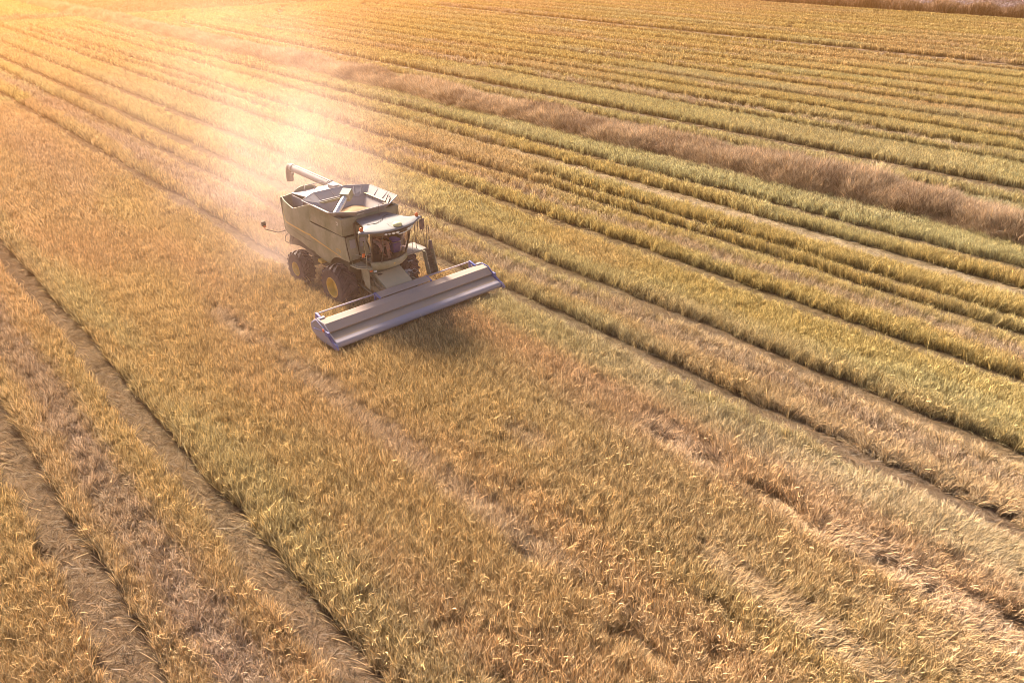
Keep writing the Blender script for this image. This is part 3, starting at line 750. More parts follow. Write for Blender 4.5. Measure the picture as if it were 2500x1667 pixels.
skin_obj('trousers', [pv[0], pv[15], pv[16], tuple(np.array(pv[16])*0.15 + np.array(pv[17])*0.85), pv[19], pv[20], tuple(np.array(pv[20])*0.15 + np.array(pv[21])*0.85)], [(0,1),(1,2),(2,3),(0,4),(4,5),(5,6)], [(0.185,0.13),0.115,0.092,0.075,0.115,0.092,0.075], M['trouser'], person)
skin_obj('shirt', [(0,0,0.05), pv[1], pv[2], (0,0.03,0.53), pv[7], pv[8], (-0.235,-0.27,0.24), pv[11], pv[12], (0.27,-0.25,0.24)], [(0,1),(1,2),(2,3),(2,4),(4,5),(5,6),(2,7),(7,8),(8,9)], [(0.185,0.135),(0.17,0.125),(0.19,0.125),0.075,0.085,0.068,0.055,0.085,0.068,0.055], M['shirt'], person)
for a, b in ((17, 18), (21, 22)):
    skin_obj('boot', [(pv[a][0], pv[a][1], pv[a][2] + 0.06), (pv[a][0], pv[a][1] - 0.01, pv[a][2] - 0.06), (pv[b][0], pv[b][1] - 0.06, pv[b][2] - 0.05)], [(0,1),(1,2)], [0.066, 0.06, (0.055, 0.04)], M['boot'], person, 1)
for s, h in ((-1, 10), (1, 14)):
    hx, hy, hz = pv[h]
    hv = [(hx, hy + 0.02, hz), (hx, hy - 0.035, hz + 0.005)]; he = [(0, 1)]; hr = [(0.034, 0.022), (0.04, 0.022)]
    for k, ln in enumerate((0.055, 0.065, 0.06, 0.045)):
        off = (k - 1.5) * 0.021; b = len(hv)
        hv += [(hx + off, hy - 0.06, hz + 0.012), (hx + off, hy - 0.06 - ln*0.5, hz - 0.002), (hx + off, hy - 0.05 - ln*0.45, hz - 0.035)]
        he += [(1, b), (b, b+1), (b+1, b+2)]; hr += [0.010, 0.009, 0.008]
    b = len(hv); hv += [(hx - s*0.045, hy - 0.02, hz + 0.0), (hx - s*0.06, hy - 0.055, hz - 0.015)]; he += [(0, b), (b, b+1)]; hr += [0.011, 0.009]
    skin_obj('hand', hv, he, hr, M['skin'], person, 0, 1)
m = MB(); m.lathe_z([(0.118, -0.02), (0.125, 0.03), (0.11, 0.09), (0.06, 0.125), (0, 0.13)], (0, -0.01, 0.86), 18); m.box(-0.08, 0.08, -0.22, -0.1, 0.845, 0.86); m.build('cap', M['shirt'], person, 0.004)
for s in (-1, 1):
    m = MB(); m.lathe_z([(0, -0.014), (0.012, -0.008), (0.014, 0), (0.012, 0.008), (0, 0.014)], (s*0.035, -0.125, 0.80), 8); m.build('eye', M['dark'], person)
m = MB(); m.tube([(0, -0.118, 0.80), (0, -0.15, 0.765), (0, -0.125, 0.752)], 0.014, 6); m.build('nose', M['skin'], person, 0, 60)
m = MB(); m.tube([(-0.028, -0.118, 0.722), (0, -0.126, 0.72), (0.028, -0.118, 0.722)], 0.008, 6); m.build('mouth', M['skin'], person, 0, 60)
for s in (-1, 1):
    m = MB(); m.lathe_z([(0, -0.03), (0.016, -0.015), (0.02, 0.01), (0, 0.03)], (s*0.098, 0.0, 0.78), 8); m.build('ear', M['skin'], person, 0, 60)

m = MB(); m.box(0.45, 0.90, -1.95, -1.45, 2.685, 3.16)
bx = m.build('cool_box', M['boxblue'], None, 0.03); bx.location = P
tag(bx, 'blue cool box standing beside the driver in the cab', 'cool box')
m = MB(); m.box(0.44, 0.91, -1.965, -1.44, 3.165, 3.19); m.build('lid_rim', M['boxlid'], bx, 0.008)
m = MB(); m.box(0.455, 0.895, -1.94, -1.46, 3.195, 3.33); m.build('lid', M['boxblue'], bx, 0.05)

# grain heaped in the tank
v = []; f = []; nr, na = 16, 40
for i in range(nr + 1):
    for j in range(na):
        a = 2 * math.pi * j / na; q = i / nr
        x = 1.36 * q * math.cos(a) ; y = 0.62 + 1.28 * q * math.sin(a)
        x = max(-1.36, min(1.36, x * 1.06)); y = max(-0.75, min(1.95, y))
        z = 4.03 + 0.16 * math.exp(-((x - 0.42)**2 + (y - 1.25)**2) / 0.22) + 0.05 * math.sin(5*x + 2*y) * (1 - q) + 0.02 * math.sin(9*y)
        v.append((x, y, z))
for i in range(nr):
    for j in range(na):
        f.append((i*na + j, i*na + (j+1) % na, (i+1)*na + (j+1) % na, (i+1)*na + j))
gp = MB().add(v, f).build('grain_heap', M['grain'], None, 0, 60); gp.location = P
tag(gp, 'tan grain heaped in the open tank of the combine', 'grain', 'stuff')

# ------------------------------------------------------------------ standing straw: tufts scattered over the fields
def hash2(ix, iy, seed):
    h = (ix.astype(np.int64) * 374761393 + iy.astype(np.int64) * 668265263 + seed * 1442695041) & 0xffffffff
    h = ((h ^ (h >> 13)) * 1274126177) & 0xffffffff
    return ((h ^ (h >> 16)) & 0xffff) / 65535.0
def vnoise(x, y, seed=0):
    ix = np.floor(x); iy = np.floor(y); fx = x - ix; fy = y - iy
    ux = fx*fx*(3-2*fx); uy = fy*fy*(3-2*fy)
    a = hash2(ix, iy, seed); b = hash2(ix+1, iy, seed); c = hash2(ix, iy+1, seed); d = hash2(ix+1, iy+1, seed)
    return (a*(1-ux)+b*ux)*(1-uy) + (c*(1-ux)+d*ux)*uy
def fnoise(x, y, seed=0, o=3):
    s = 0; a = 1; t = 0
    for i in range(o):
        s = s + a * vnoise(x * 2**i, y * 2**i, seed + 17*i); t += a; a *= 0.5
    return s / t
def sstep(a, b, x):
    t = np.clip((x - a) / (b - a), 0, 1); return t*t*(3-2*t)

tuft_col = bpy.data.collections.new('tufts')       # sources only, not linked to the scene
def make_tuft(idx, seed, n, size, h, w, lean, spread, droop, curl=0.25, segs=3, leaves=0.5):
    """a clump of stalks and dry leaves leaning towards +x by about `lean` degrees"""
    r = np.random.default_rng(seed)
    V = []; F = []; S = []
    for k in range(int(n * (1 + leaves))):
        leaf = k >= n
        bx, by = (r.random(2) - 0.5) * size
        hh = h * (0.84 + 0.28 * r.random())
        upright = lean <= 5
        az = r.random() * 2 * math.pi if (upright or leaf) else r.normal(0, spread)
        le = abs(r.normal(0, 0.42)) if upright else R(lean) + r.normal(0, 0.16)
        le = min(max(le, 0.0), 1.5)
        dr = droop * (0.3 + 1.0 * r.random())
        laid = lean > 40
        z0 = 0.0; tilt = le * (0.35 if laid else 0.7)
        if leaf:
            z0 = h * (0.35 + 0.55 * r.random()) * (0.45 if laid else 1.0); hh = h * (0.20 + 0.26 * r.random()); tilt = 0.25 + 0.8 * r.random(); dr = 0.35
            off = math.tan(min(le, 1.2)) * z0 * 0.6 if not upright else 0.0
            bx += off
        p = np.array([bx, by, z0]); ww = w * (0.7 + 0.6 * r.random())
        wa = r.random() * math.pi
        wd = np.array([math.cos(wa), math.sin(wa), 0.0])
        sh = 0.28 + 1.35 * r.random()**1.25; warm = r.normal(0, 0.06)
        b0 = len(V); sg = 2 if leaf else segs
        for q in range(sg + 1):
            t = q / sg
            wv = ww * (1.0 - 0.2 * t) if q < sg else ww * 0.35
            V += [tuple(p - wd * wv / 2), tuple(p + wd * wv / 2)]
            c = sh * (0.95 + 0.10 * t)
            S += [(c * (1 + warm), c, c * (1 - warm*1.5), 1.0)] * 2
            if q < sg:
                st = hh / sg
                p = p + st * np.array([math.sin(tilt) * math.cos(az), math.sin(tilt) * math.sin(az), math.cos(tilt)])
                if p[2] < 0.03: p[2] = 0.03 + 0.03 * r.random()
                tilt = min(tilt + (0.0 if leaf else le * (0.65 if laid else 0.3)) * (1.6 / sg) + dr / sg, 2.4); az += r.normal(0, curl)
        for q in range(sg):
            F.append((b0 + 2*q, b0 + 2*q + 1, b0 + 2*q + 3, b0 + 2*q + 2))
    me = bpy.data.meshes.new('tuft_%03d' % idx); me.from_pydata(V, [], F)
    ca = me.attributes.new('shade', 'FLOAT_COLOR', 'POINT')
    ca.data.foreach_set('color', np.array(S, dtype=np.float32).ravel())
    me.materials.append(M['straw'])
    o = bpy.data.objects.new('tuft_%03d' % idx, me); tuft_col.objects.link(o)

# variants: [band near / mid / far][lean class 0..4][seed], then reeds and clods
LEANS = [(0, 0.5, 0.16, 1.0), (28, 0.9, 0.2, 1.05), (50, 0.7, 0.5, 1.05), (72, 0.8, 0.5, 1.0), (0, 1.0, 2.0, 0.72)]
BANDS = [(26, 0.20, 0.62, 0.0165), (28, 0.34, 0.64, 0.031), (28, 0.60, 0.68, 0.058)]
NS = 5; NL = len(LEANS)
idx = 0
for bi, (n, size, h, w) in enumerate(BANDS):
    for li, (le, sp, dr, hm) in enumerate(LEANS):
        for q in range(NS):
            make_tuft(idx, 100 + idx, int(n * (1.25 if li >= 2 else 1.0)), size, h * hm, w, le, sp, dr); idx += 1
REED0 = idx
for q in range(5):
    make_tuft(idx, 500 + q, 150, 0.8, 1.5, 0.024, 12, 1.4, 0.75, 0.35, 4, 0.6); idx += 1
REEDF0 = idx
for q in range(4):
    make_tuft(idx, 600 + q, 70, 1.4, 1.5, 0.07, 12, 1.4, 0.75, 0.35, 4, 0.6); idx += 1
CLOD0 = idx
for q in range(4):
    make_tuft(idx, 700 + q, 40, 1.6, 0.9, 0.16, 35, 1.6, 0.6, 0.3, 2, 0.3); idx += 1

def scatter(name, pts, rot, scl, tint, var):
    """one object that carries all tufts of a field"""
    k = len(pts)
    me = bpy.data.meshes.new(name); me.vertices.add(k)
    me.vertices.foreach_set('co', np.ascontiguousarray(pts, dtype=np.float32).ravel())
    def att(n, t, d, key):
        a = me.attributes.new(n, t, 'POINT'); a.data.foreach_set(key, np.ascontiguousarray(d).ravel())
    att('rot', 'FLOAT_VECTOR', rot.astype(np.float32), 'vector'); att('scl', 'FLOAT_VECTOR', scl.astype(np.float32), 'vector')
    att('tint', 'FLOAT_COLOR', np.concatenate([tint, np.ones((k, 1))], 1).astype(np.float32), 'color'); att('var', 'INT', var.astype(np.int32), 'value')
    me.materials.append(M['straw'])
    o = bpy.data.objects.new(name, me); COL.objects.link(o)
    ng = bpy.data.node_groups.get('scatter_tufts')
    if not ng:
        ng = bpy.data.node_groups.new('scatter_tufts', 'GeometryNodeTree')
        ng.interface.new_socket('Geometry', in_out='INPUT', socket_type='NodeSocketGeometry')
        ng.interface.new_socket('Geometry', in_out='OUTPUT', socket_type='NodeSocketGeometry')
        N = ng.nodes; L = ng.links
        gi = N.new('NodeGroupInput'); go = N.new('NodeGroupOutput')
        ci = N.new('GeometryNodeCollectionInfo'); ci.inputs['Collection'].default_value = tuft_col
        ci.inputs['Separate Children'].default_value = True; ci.inputs['Reset Children'].default_value = True
        m2p = N.new('GeometryNodeMeshToPoints')
        ip = N.new('GeometryNodeInstanceOnPoints'); ip.inputs['Pick Instance'].default_value = True
        def na(n, t):
            q = N.new('GeometryNodeInputNamedAttribute'); q.data_type = t; q.inputs['Name'].default_value = n; return q.outputs['Attribute']
        L.new(gi.outputs[0], m2p.inputs['Mesh']); L.new(m2p.outputs[0], ip.inputs['Points'])
        L.new(ci.outputs[0], ip.inputs['Instance']); L.new(na('var', 'INT'), ip.inputs['Instance Index'])
        L.new(na('rot', 'FLOAT_VECTOR'), ip.inputs['Rotation']); L.new(na('scl', 'FLOAT_VECTOR'), ip.inputs['Scale'])
        L.new(ip.outputs[0], go.inputs[0])
    md = o.modifiers.new('scatter', 'NODES'); md.node_group = ng
    return o

# --- where the photograph can see the ground (with a margin for a step to the side)
_az, _pt = R(42.55), R(28.7515)
FH = np.array([math.sin(_az), math.cos(_az)]); RH = np.array([math.cos(_az), -math.sin(_az)])
def in_view(x, y, mx=3.0):
    a = x*FH[0] + y*FH[1]; b = x*RH[0] + y*RH[1]
    D = a * math.cos(_pt) + CAM_H * math.sin(_pt)
    uy = a * math.sin(_pt) - CAM_H * math.cos(_pt)
    ok = D > 2
    xx = b / np.maximum(D, 1); yy = uy / np.maximum(D, 1)
    mg = mx / np.maximum(D, 1)
    return ok & (np.abs(xx) < 1250/1819 + mg) & (yy > -833/1819 - mg) & (yy < 833/1819 + 0.015), D
def grid(x0, x1, y0, y1, s, seed):
    r = np.random.default_rng(seed)
    nx = int((x1-x0)/s); ny = int((y1-y0)/s)
    gx, gy = np.meshgrid(np.arange(nx), np.arange(ny))
    x = x0 + (gx + r.random(gx.shape)) * s; y = y0 + (gy + r.random(gy.shape)) * s
    return x.ravel(), y.ravel()
def field_points():
    X = []; Y = []; B = []
    for bi, (s, d0, d1, ext_) in enumerate(((0.175, 0, 46, (-8, 66, -6, 72)), (0.28, 46, 100, (-12, 160, -10, 165)), (0.48, 100, 330, (-40, 196, -40, 290)))):
        x, y = grid(*ext_, s, 31 + bi)
        ok, D = in_view(x, y)
        D = D + (fnoise(x*0.5, y*0.5, 91) - 0.5) * 12
        ok &= (D >= d0) & (D < d1)
        X.append(x[ok]); Y.append(y[ok]); B.append(np.full(ok.sum(), bi))
    return np.concatenate(X), np.concatenate(Y), np.concatenate(B)
PX, PY, PB = field_points()

# --- tint palette (albedo; the track brown has furrow shade put into it)
GOLD = np.array((0.56, 0.425, 0.18)); TAN = np.array((0.60, 0.40, 0.22)); GREEN = np.array((0.52, 0.46, 0.25)); MAUVE = np.array((0.48, 0.35, 0.275)); SHADED_BROWN = np.array((0.135, 0.092, 0.073)); PALE = np.array((0.48, 0.37, 0.24)); PALEGREEN = np.array((0.53, 0.455, 0.235))
def blend(c, col, f): return c * (1 - f[:, None]) + col[None, :] * f[:, None]

def furrow(x, y, xa, xb, ya=-1e9, yb=1e9, wob=0.25, soft=0.18, seed=0, pad=0.2):
    x = x + 0.0
    xa = xa - pad; xb = xb + pad
    xx = x + (fnoise(y*0.12, np.full_like(y, seed*3.1), seed) - 0.5) * 2 * wob + (vnoise(y*0.9, x*0.9, seed+5) - 0.5) * 0.25
    m = sstep(xa - soft, xa + soft, xx) * (1 - sstep(xb - soft, xb + soft, xx))
    return m * ((y > ya) & (y < yb))

# (x0, x1, y0, y1): wheel tracks of the home field
HOME = [(0.75, 1.75, -99, 187), (4.85, 5.75, -99, 187), (15.75, 16.75, 33.5, 186), (19.6, 20.6, 33.5, 186), (22.15, 23.0, -99, 181), (26.2, 27.05, -99, 178), (31.5, 32.35, -99, 180), (36.0, 36.85, -99, 178), (38.1, 38.7, -99, 40), (40.8, 42.3, -99, 45), (44.2, 45.35, -99, 176), (41.0, 41.9, 45, 172), (34.2, 34.75, 70, 170)]
FARF = [(59.2, 61.0), (67.2, 67.85), (71.2, 71.75), (75.6, 76.2), (80.4, 81.1), (86.2, 87.1), (91.8, 92.4), (97.3, 98.0), (102.9, 103.6), (109.6, 110.3), (115.6, 116.3), (119.0, 121.5), (122.8, 123.4), (128.4, 129.0), (133.2, 134.0), (139.2, 140.3), (146.5, 147.3), (153.0, 153.8), (160.0, 160.8), (166.5, 167.3), (172.0, 173.0), (178.0, 178.8), (183.0, 184.0)]

HOLLOWS = [(18.2, 12.2, 0.4, 0.9), (18.3, 10.2, 0.4, 0.8), (18.2, 7.9, 0.45, 1.0), (17.9, 6.7, 0.35, 0.6), (21.5, 7.1, 0.5, 0.7), (18.2, 4.3, 0.45, 0.8), (23.1, 3.2, 0.5, 1.2), (18.1, 3.0, 0.4, 0.6), (18.5, 0.9, 0.5, 1.0), (23.1, 6.6, 0.4, 0.8), (11.1, 7.0, 0.35, 0.8), (11.0, 11.6, 0.3, 0.7), (10.9, 30.5, 0.3, 0.9), (10.7, 28.6, 0.3, 0.7)]

def build_field(x, y, band, home):
    k = len(x)
    r = np.random.default_rng(5 if home else 6)
    crush = np.zeros(k)
    if home:
        for i, (xa, xb, ya, yb) in enumerate(HOME):
            crush = np.maximum(crush, furrow(x, y, xa, xb, ya, yb, 0.16, 0.12, 40 + i, np.minimum(0.14 + 0.006 * np.hypot(x, y), 0.4) if xa > 21 else 0.13))
    else:
        for i, (xa, xb) in enumerate(FARF):
            yend = 166 - 8 * vnoise(np.full_like(y, i*1.7), np.zeros_like(y), 3)
            crush = np.maximum(crush, furrow(x, y, xa, xb, -999, yend, 0.1, 0.06, 70 + i, (0.66 + 0.0055 * (xa - 60)) if i else 0.6))
        # turning tracks on the headland
        for q, (xc, rad) in enumerate(((66, 16), (82, 20), (100, 17), (113, 24), (128, 18))):
            for dr_ in (0, 3.6):
                d = np.abs(np.hypot(x - xc, (y - 163)) - rad - dr_)
                crush = np.maximum(crush, (1 - sstep(0.5, 0.95, d)) * (y > 163) * (vnoise(x*0.2, y*0.2, q) > 0.25))
        crush = np.maximum(crush, (1 - sstep(0.6, 1.0, np.abs(y - 182 - 2*vnoise(x*0.05, y*0, 8)))) * (x < 150))
        crush = np.maximum(crush, (1 - sstep(0.6, 1.0, np.abs(y - 177.5 + 0.02*(x - 60)))) * (x < 150) * 0.9)
        d = np.abs(y - (75 + 3.0*np.sin((x - 138) / 6)) ) ; crush = np.maximum(crush, (1 - sstep(0.5, 1.0, d)) * (x > 139) * (x < 158))
    # lodging: patches of straw laid over
    n1 = fnoise(x*0.16, y*0.05, 1, 4); n2 = fnoise(x*0.55, y*0.12, 2, 3); n3 = fnoise(x*0.9, y*0.9, 3, 2)
    lodge = sstep(0.52, 0.78, 0.62*n1 + 0.38*n2)
    if home:
        lodge *= 0.5
        chaff = np.zeros(k)
        for xc, hw, ya, yb in ((3.2, 0.85, -99, 60), (24.9, 0.75, -99, 62), (34.4, 0.75, -99, 52), (18.6, 0.9, 36, 120), (47.0, 0.4, 60, 170), (34.0, 0.5, 80, 170)):
            wob_ = (fnoise(y*0.1, x*0, 12 + int(xc)) - 0.5) * 0.9
            chaff = np.maximum(chaff, (1 - sstep(hw*0.5, hw*1.15, np.abs(x + wob_ - xc) + (n3 - 0.5)*0.5)) * (y > ya) * (y < yb))
        # near right: heavily laid, swirling
        fr = sstep(8, 20, x - 0.15*y) * sstep(24, 13, y) * sstep(30, 26, x)
        lodge = np.maximum(lodge, 0.85 * fr * sstep(0.38, 0.62, n2*0.6 + n1*0.4))
        wl = (fnoise(y*0.12, x*0, 33) - 0.5) * 1.0
        seam = (1 - sstep(0.5, 1.15, np.abs(x + wl - 18.2))) * sstep(15.5, 12.5, y) * sstep(0.25, 0.5, n2 + 0.12)
        seam = np.maximum(seam, 0.9 * (1 - sstep(0.3, 0.75, np.abs(x + wl*0.6 - 11.0))) * (y < 33) * sstep(0.42, 0.55, fnoise(y*0.22, x*0.15, 34)))
        seam = np.maximum(seam, 0.8 * (1 - sstep(0.3, 0.8, np.abs(x + wl - 14.5))) * (y < 22) * sstep(0.5, 0.62, fnoise(y*0.2, x*0.15, 35)))
        lodge = np.maximum(lodge, seam)
    else:
        chaff = np.zeros(k)
        for xc in (69.6, 78.3, 89.3, 100.6, 112.7, 125.5, 136.5):
            chaff = np.maximum(chaff, (1 - sstep(0.4, 1.0, np.abs(x - xc + (n2 - 0.5)*1.5))) * sstep(0.45, 0.6, fnoise(x*0.2, y*0.06, int(xc))))
        lodge *= 0.45
    # lean class
    lean_v = 0.55 * n2 + 0.45 * n3 + 0.25*(r.random(k) - 0.5)
    cls = np.where(lean_v > (0.48 if home else 0.68), 1, 0)
    cls = np.where(lodge + 0.5*(r.random(k)-0.5) > 0.55, 2, cls)
    cls = np.where(lodge + 0.25*(r.random(k)-0.5) > 0.97, 3, cls)
    cls = np.where(chaff > 0.5, np.where(r.random(k) < 0.7, 4, 1), cls)
    cls = np.where(crush > 0.5, 3, cls)
    az = R(-20) + (fnoise(x*0.07, y*0.07, 21, 2) - 0.5) * 3.4 + (fnoise(x*0.4, y*0.4, 22, 2) - 0.5) * 2.4 + r.normal(0, 0.25, k)
    az = np.where(cls == 0, r.random(k) * 2*math.pi, az)
    az = np.where(chaff > 0.5, az + r.normal(0, 1.2, k), az)
    az = np.where(crush > 0.5, np.where(r.random(k) < 0.75, R(-90), R(90)) + r.normal(0, 0.18, k), az)
    tilt = np.where(cls == 0, r.normal(0, 0.07, k), r.normal(0, 0.06, k))
    rot = np.stack([np.zeros(k) + r.normal(0, 0.05, k), tilt, az], 1)
    n4 = vnoise(x*3.4, y*3.4, 4)
    hs = 0.90 + 0.14 * n2 + 0.22 * (r.random(k) - 0.5) + 0.22*(n4 - 0.5)
    if not home: hs = 1.08 + 0.5 * (hs - 0.97)
    if home: hs = hs + 0.10 * ((x < 22.2) & (x > 6) & (y < 25.5))
    if home:
        for px, py, rx, ry in HOLLOWS:
            dd = np.hypot((x - px + (n2-0.5)*0.8)/rx, (y - py + (n3-0.5)*0.8)/ry)
            w_ = 1 - sstep(0.5, 1.1, dd); hs = hs * (1 - 0.62*w_); cls = np.where(w_ > 0.5, 3, cls)
    hole = sstep(0.78, 0.9, vnoise(x*2.4, y*2.4, 44)) * (r.random(k) < 0.8)
    hs = hs * (1 - 0.55 * hole)
    hs = np.where(chaff > 0.5, 0.6 + 0.6*r.random(k), hs)
    hs = np.where(cls == 3, hs*1.15, np.where(cls == 2, hs*1.05, hs))
    zs = np.where(crush > 0.5, 0.09 + 0.14 * r.random(k), hs)
    sx = np.where(crush > 0.5, 1.15, 0.9) + 0.25*r.random(k)
    scl = np.stack([sx, sx, zs], 1)
    var = band * (NL*NS) + cls * NS + r.integers(0, NS, k)
    # colours
    t = np.tile(GOLD, (k, 1))
    m1 = fnoise(x*0.2, y*0.04, 51, 3); m2 = fnoise(x*0.7, y*0.15, 52, 3)
    lf = (1 - sstep(19.5, 22.5, x)) * (y < 95) if home else np.zeros(k)
    t = blend(t, TAN, np.maximum(sstep(0.42, 0.66, m1) * 0.55, lf * (0.55 + 0.45 * sstep(0.3, 0.6, m1))))
    gr = sstep(0.50, 0.72, fnoise(x*0.35, y*0.05, 53, 3)*0.7 + 0.3*m2) * (0.62 - 0.5 * lf)
    if home:
        gr = np.maximum(gr, 0.38 * (1 - sstep(0.2, 1.4, np.abs(x - 6.6))) * sstep(0.3, 0.55, m2 + 0.1))
        gr = np.maximum(gr, 0.6 * sstep(19.3, 20.6, x) * (1 - sstep(21.6, 22.3, x)) * (y < 25) )
        gr = np.maximum(gr, 0.9 * sstep(45.3, 45.8, x) * sstep(95, 45, y))
        gr = np.maximum(gr, 0.6 * (1 - sstep(-0.4, 0.6, x)) * sstep(0.35, 0.6, m2))
        gr = np.maximum(gr, 0.45 * (1 - sstep(0.3, 1.0, np.abs(x - 27.9))))
    else:
        gr = np.maximum(gr, 0.6 * (1 - sstep(64, 80, x)) * sstep(110, 55, y))
    t = blend(t, GREEN, gr)
    if home: t = blend(t, PALEGREEN, 0.9 * sstep(45.2, 45.7, x) * sstep(120, 60, y))
    t = blend(t, MAUVE, np.maximum(np.clip(lodge, 0, 1)*0.6, chaff*0.8) * (0.6 + 0.4*m2))
    t = blend(t, SHADED_BROWN, (crush > 0.5) * 0.75)  # soiled crushed straw, tinted darker still to stand in for shade in the furrows
    if home: t = blend(t, PALE, (1 - sstep(0.6, 1.0, np.abs(x - 41.6))) * (y < 60) * 0.9)
    t = t * (0.88 + 0.24 * r.random(k))[:, None]
    # thin out the crushed tracks a little
    keep = (crush < 0.5) | (r.random(k) < (0.95 if home else 0.35))
    return np.stack([x, y, np.full(k, -0.02)], 1)[keep], rot[keep], scl[keep], t[keep], var[keep]

# under the machine the straw is pressed down by its tyres; header's tray has no stalks poking through it
def clear_machine(x, y):
    lx = x - ORG[0]; ly = y - ORG[1]
    tyre = ((np.abs(lx + 1.6) < 0.62) | (np.abs(lx - 1.85) < 0.75)) & (ly > -0.55) & (ly < 4.2)
    head = (np.abs(lx) < 4.75) & (ly > -5.0) & (ly < -2.85)
    return tyre, head
hm_ = (PX < 48.6) & (PY < 186.5)
x, y, b = PX[hm_], PY[hm_], PB[hm_]
ty, hd_ = clear_machine(x, y)
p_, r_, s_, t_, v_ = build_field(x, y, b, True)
ty, hd_ = clear_machine(p_[:, 0], p_[:, 1])
s_[:, 2] = np.where(ty, s_[:, 2]*0.3, s_[:, 2]); s_[:, 2] = np.where(hd_, np.minimum(s_[:, 2], 0.4), s_[:, 2])
tag(scatter('straw_field', p_, r_, s_, t_, v_), 'golden standing straw with wheel tracks round the combine', 'straw', 'stuff')
fm = (PX > 57.2) & (PX < 187.5) & (PY < 186.0) & ~((PX < 59) & (np.random.default_rng(3).random(len(PX)) < 0.3))
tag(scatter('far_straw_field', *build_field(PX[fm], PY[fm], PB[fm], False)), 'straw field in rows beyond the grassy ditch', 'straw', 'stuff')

# --- tall dry grass along the ditch, with a low flattened margin behind it
def grassy(name, x, y, lab, hmul, far=False, cols=((0.56, 0.41, 0.28), (0.46, 0.33, 0.22), (0.26, 0.18, 0.13)), prof=None, seed=1):
    k = len(x); r = np.random.default_rng(seed)
    n = fnoise(x*0.35, y*0.25, 61 + seed, 3)
    hh = hmul * (0.5 + 0.9*n) * (0.85 + 0.3*r.random(k))
    if prof is not None: hh = hh * prof
    c = np.array(cols); w = sstep(0.3, 0.7, fnoise(x*0.25, y*0.18, 71 + seed, 3))
    t = c[0][None]*(1-w[:, None]) + c[1][None]*w[:, None]; t = blend(t, c[2], sstep(0.55, 0.75, fnoise(x*0.5, y*0.5, 72, 2))*0.7)
    t *= (0.85 + 0.3*r.random(k))[:, None]
    az = r.random(k)*2*math.pi
    rot = np.stack([r.normal(0, 0.12, k), r.normal(0, 0.12, k), az], 1)
    sx = 0.8 + 0.4*r.random(k)
    var = (REEDF0 + r.integers(0, 4, k)) if far else (REED0 + r.integers(0, 5, k))
    return scatter(name, np.stack([x, y, np.full(k, -0.03)], 1), rot, np.stack([sx, sx, hh], 1), t, var)
x, y = grid(47, 58, -5, 250, 0.36, 77)
ok, D = in_view(x, y, 4)
ok &= (D < 120) | (np.random.default_rng(9).random(len(x)) < 0.55)
wv = (fnoise(y*0.12, x*0, 81) - 0.5)*1.2
pr = sstep(48.3, 49.4, x + wv*0.4) * (1 - sstep(51.4, 53.4, x + wv))
ok &= (pr > 0.12)
tag(grassy('ditch_grass', x[ok], y[ok], '', 1.05, False, prof=0.35 + 0.65*pr[ok]), 'tall pinkish dry grass along the ditch between the fields', 'tall grass', 'stuff')
# flattened margin
x, y = grid(53.2, 59.2, -5, 190, 0.5, 78)
ok, D = in_view(x, y, 4); x = x[ok]; y = y[ok]; D = D[ok]; k = len(x); r = np.random.default_rng(4)
az = R(-60) + (fnoise(x*0.3, y*0.15, 5) - 0.5)*2.5
band = np.where(D < 105, 1, 2)
rise = (1 - sstep(0.3, 0.9, np.abs(x - 56.2 + (fnoise(y*0.1, x*0, 7) - 0.5))))
c = blend(np.tile(PALE, (k, 1)), GREEN, 0.7*sstep(0.4, 0.6, fnoise(x*0.3, y*0.1, 6))) * (0.85 + 0.3*r.random(k))[:, None]
cls = np.where(rise > 0.5, 0, 3)
tag(scatter('margin_grass', np.stack([x, y, np.zeros(k)], 1), np.stack([np.zeros(k), np.zeros(k), az], 1), np.stack([np.ones(k), np.ones(k), np.where(rise > 0.5, 0.6, 0.3 + 0.25*r.random(k))], 1), c, band*(NL*NS) + cls*NS + r.integers(0, NS, k)), 'flattened greenish grass beside the ditch', 'grass', 'stuff')

# --- boundary across the top left, with the next fields behind it
x, y = grid(-60, 80, 186.5, 192, 0.9, 79); ok, D = in_view(x, y, 6); ok &= (x < 48)
tag(grassy('boundary_grass', x[ok], y[ok], '', 0.75, True, seed=2), 'dry grass along the boundary behind the near field', 'tall grass', 'stuff')
x, y = grid(48, 200, 186.5, 190, 0.9, 80); ok, D = in_view(x, y, 6)
tag(grassy('headland_grass', x[ok], y[ok], '', 0.35, True, cols=((0.45, 0.36, 0.2), (0.36, 0.33, 0.17), (0.3, 0.25, 0.15)), seed=3), 'low greenish grass along the far end of the rows', 'grass', 'stuff')
x, y = grid(53.5, 230, 190, 290, 1.15, 81); ok, D = in_view(x, y, 6); x = x[ok]; y = y[ok]; k = len(x); r = np.random.default_rng(14)
w = sstep(0.35, 0.65, fnoise(x*0.2, y*0.2, 15))
c = np.array((0.40, 0.27, 0.15))[None]*(1-w[:, None]) + np.array((0.30, 0.20, 0.13))[None]*w[:, None]
hgt = 0.5 + 0.9*fnoise(x*0.35, y*0.35, 16, 2)
tag(scatter('rough_field', np.stack([x, y, np.zeros(k)], 1), np.stack([r.normal(0, .1, k), r.normal(0, .1, k), r.random(k)*6.28], 1), np.stack([np.ones(k), np.ones(k), hgt], 1), c*(0.8 + 0.4*r.random(k))[:, None], CLOD0 + r.integers(0, 4, k)), 'tangled brown crop behind the headland', 'crop', 'stuff')
x, y = grid(-60, 49, 192, 300, 1.1, 82); ok, D = in_view(x, y, 6); x = x[ok]; y = y[ok]; b = np.full(len(x), 2)
tag(scatter('back_straw_field', *build_field(x, y, b, False)), 'yellow straw field beyond the boundary grass', 'straw', 'stuff')

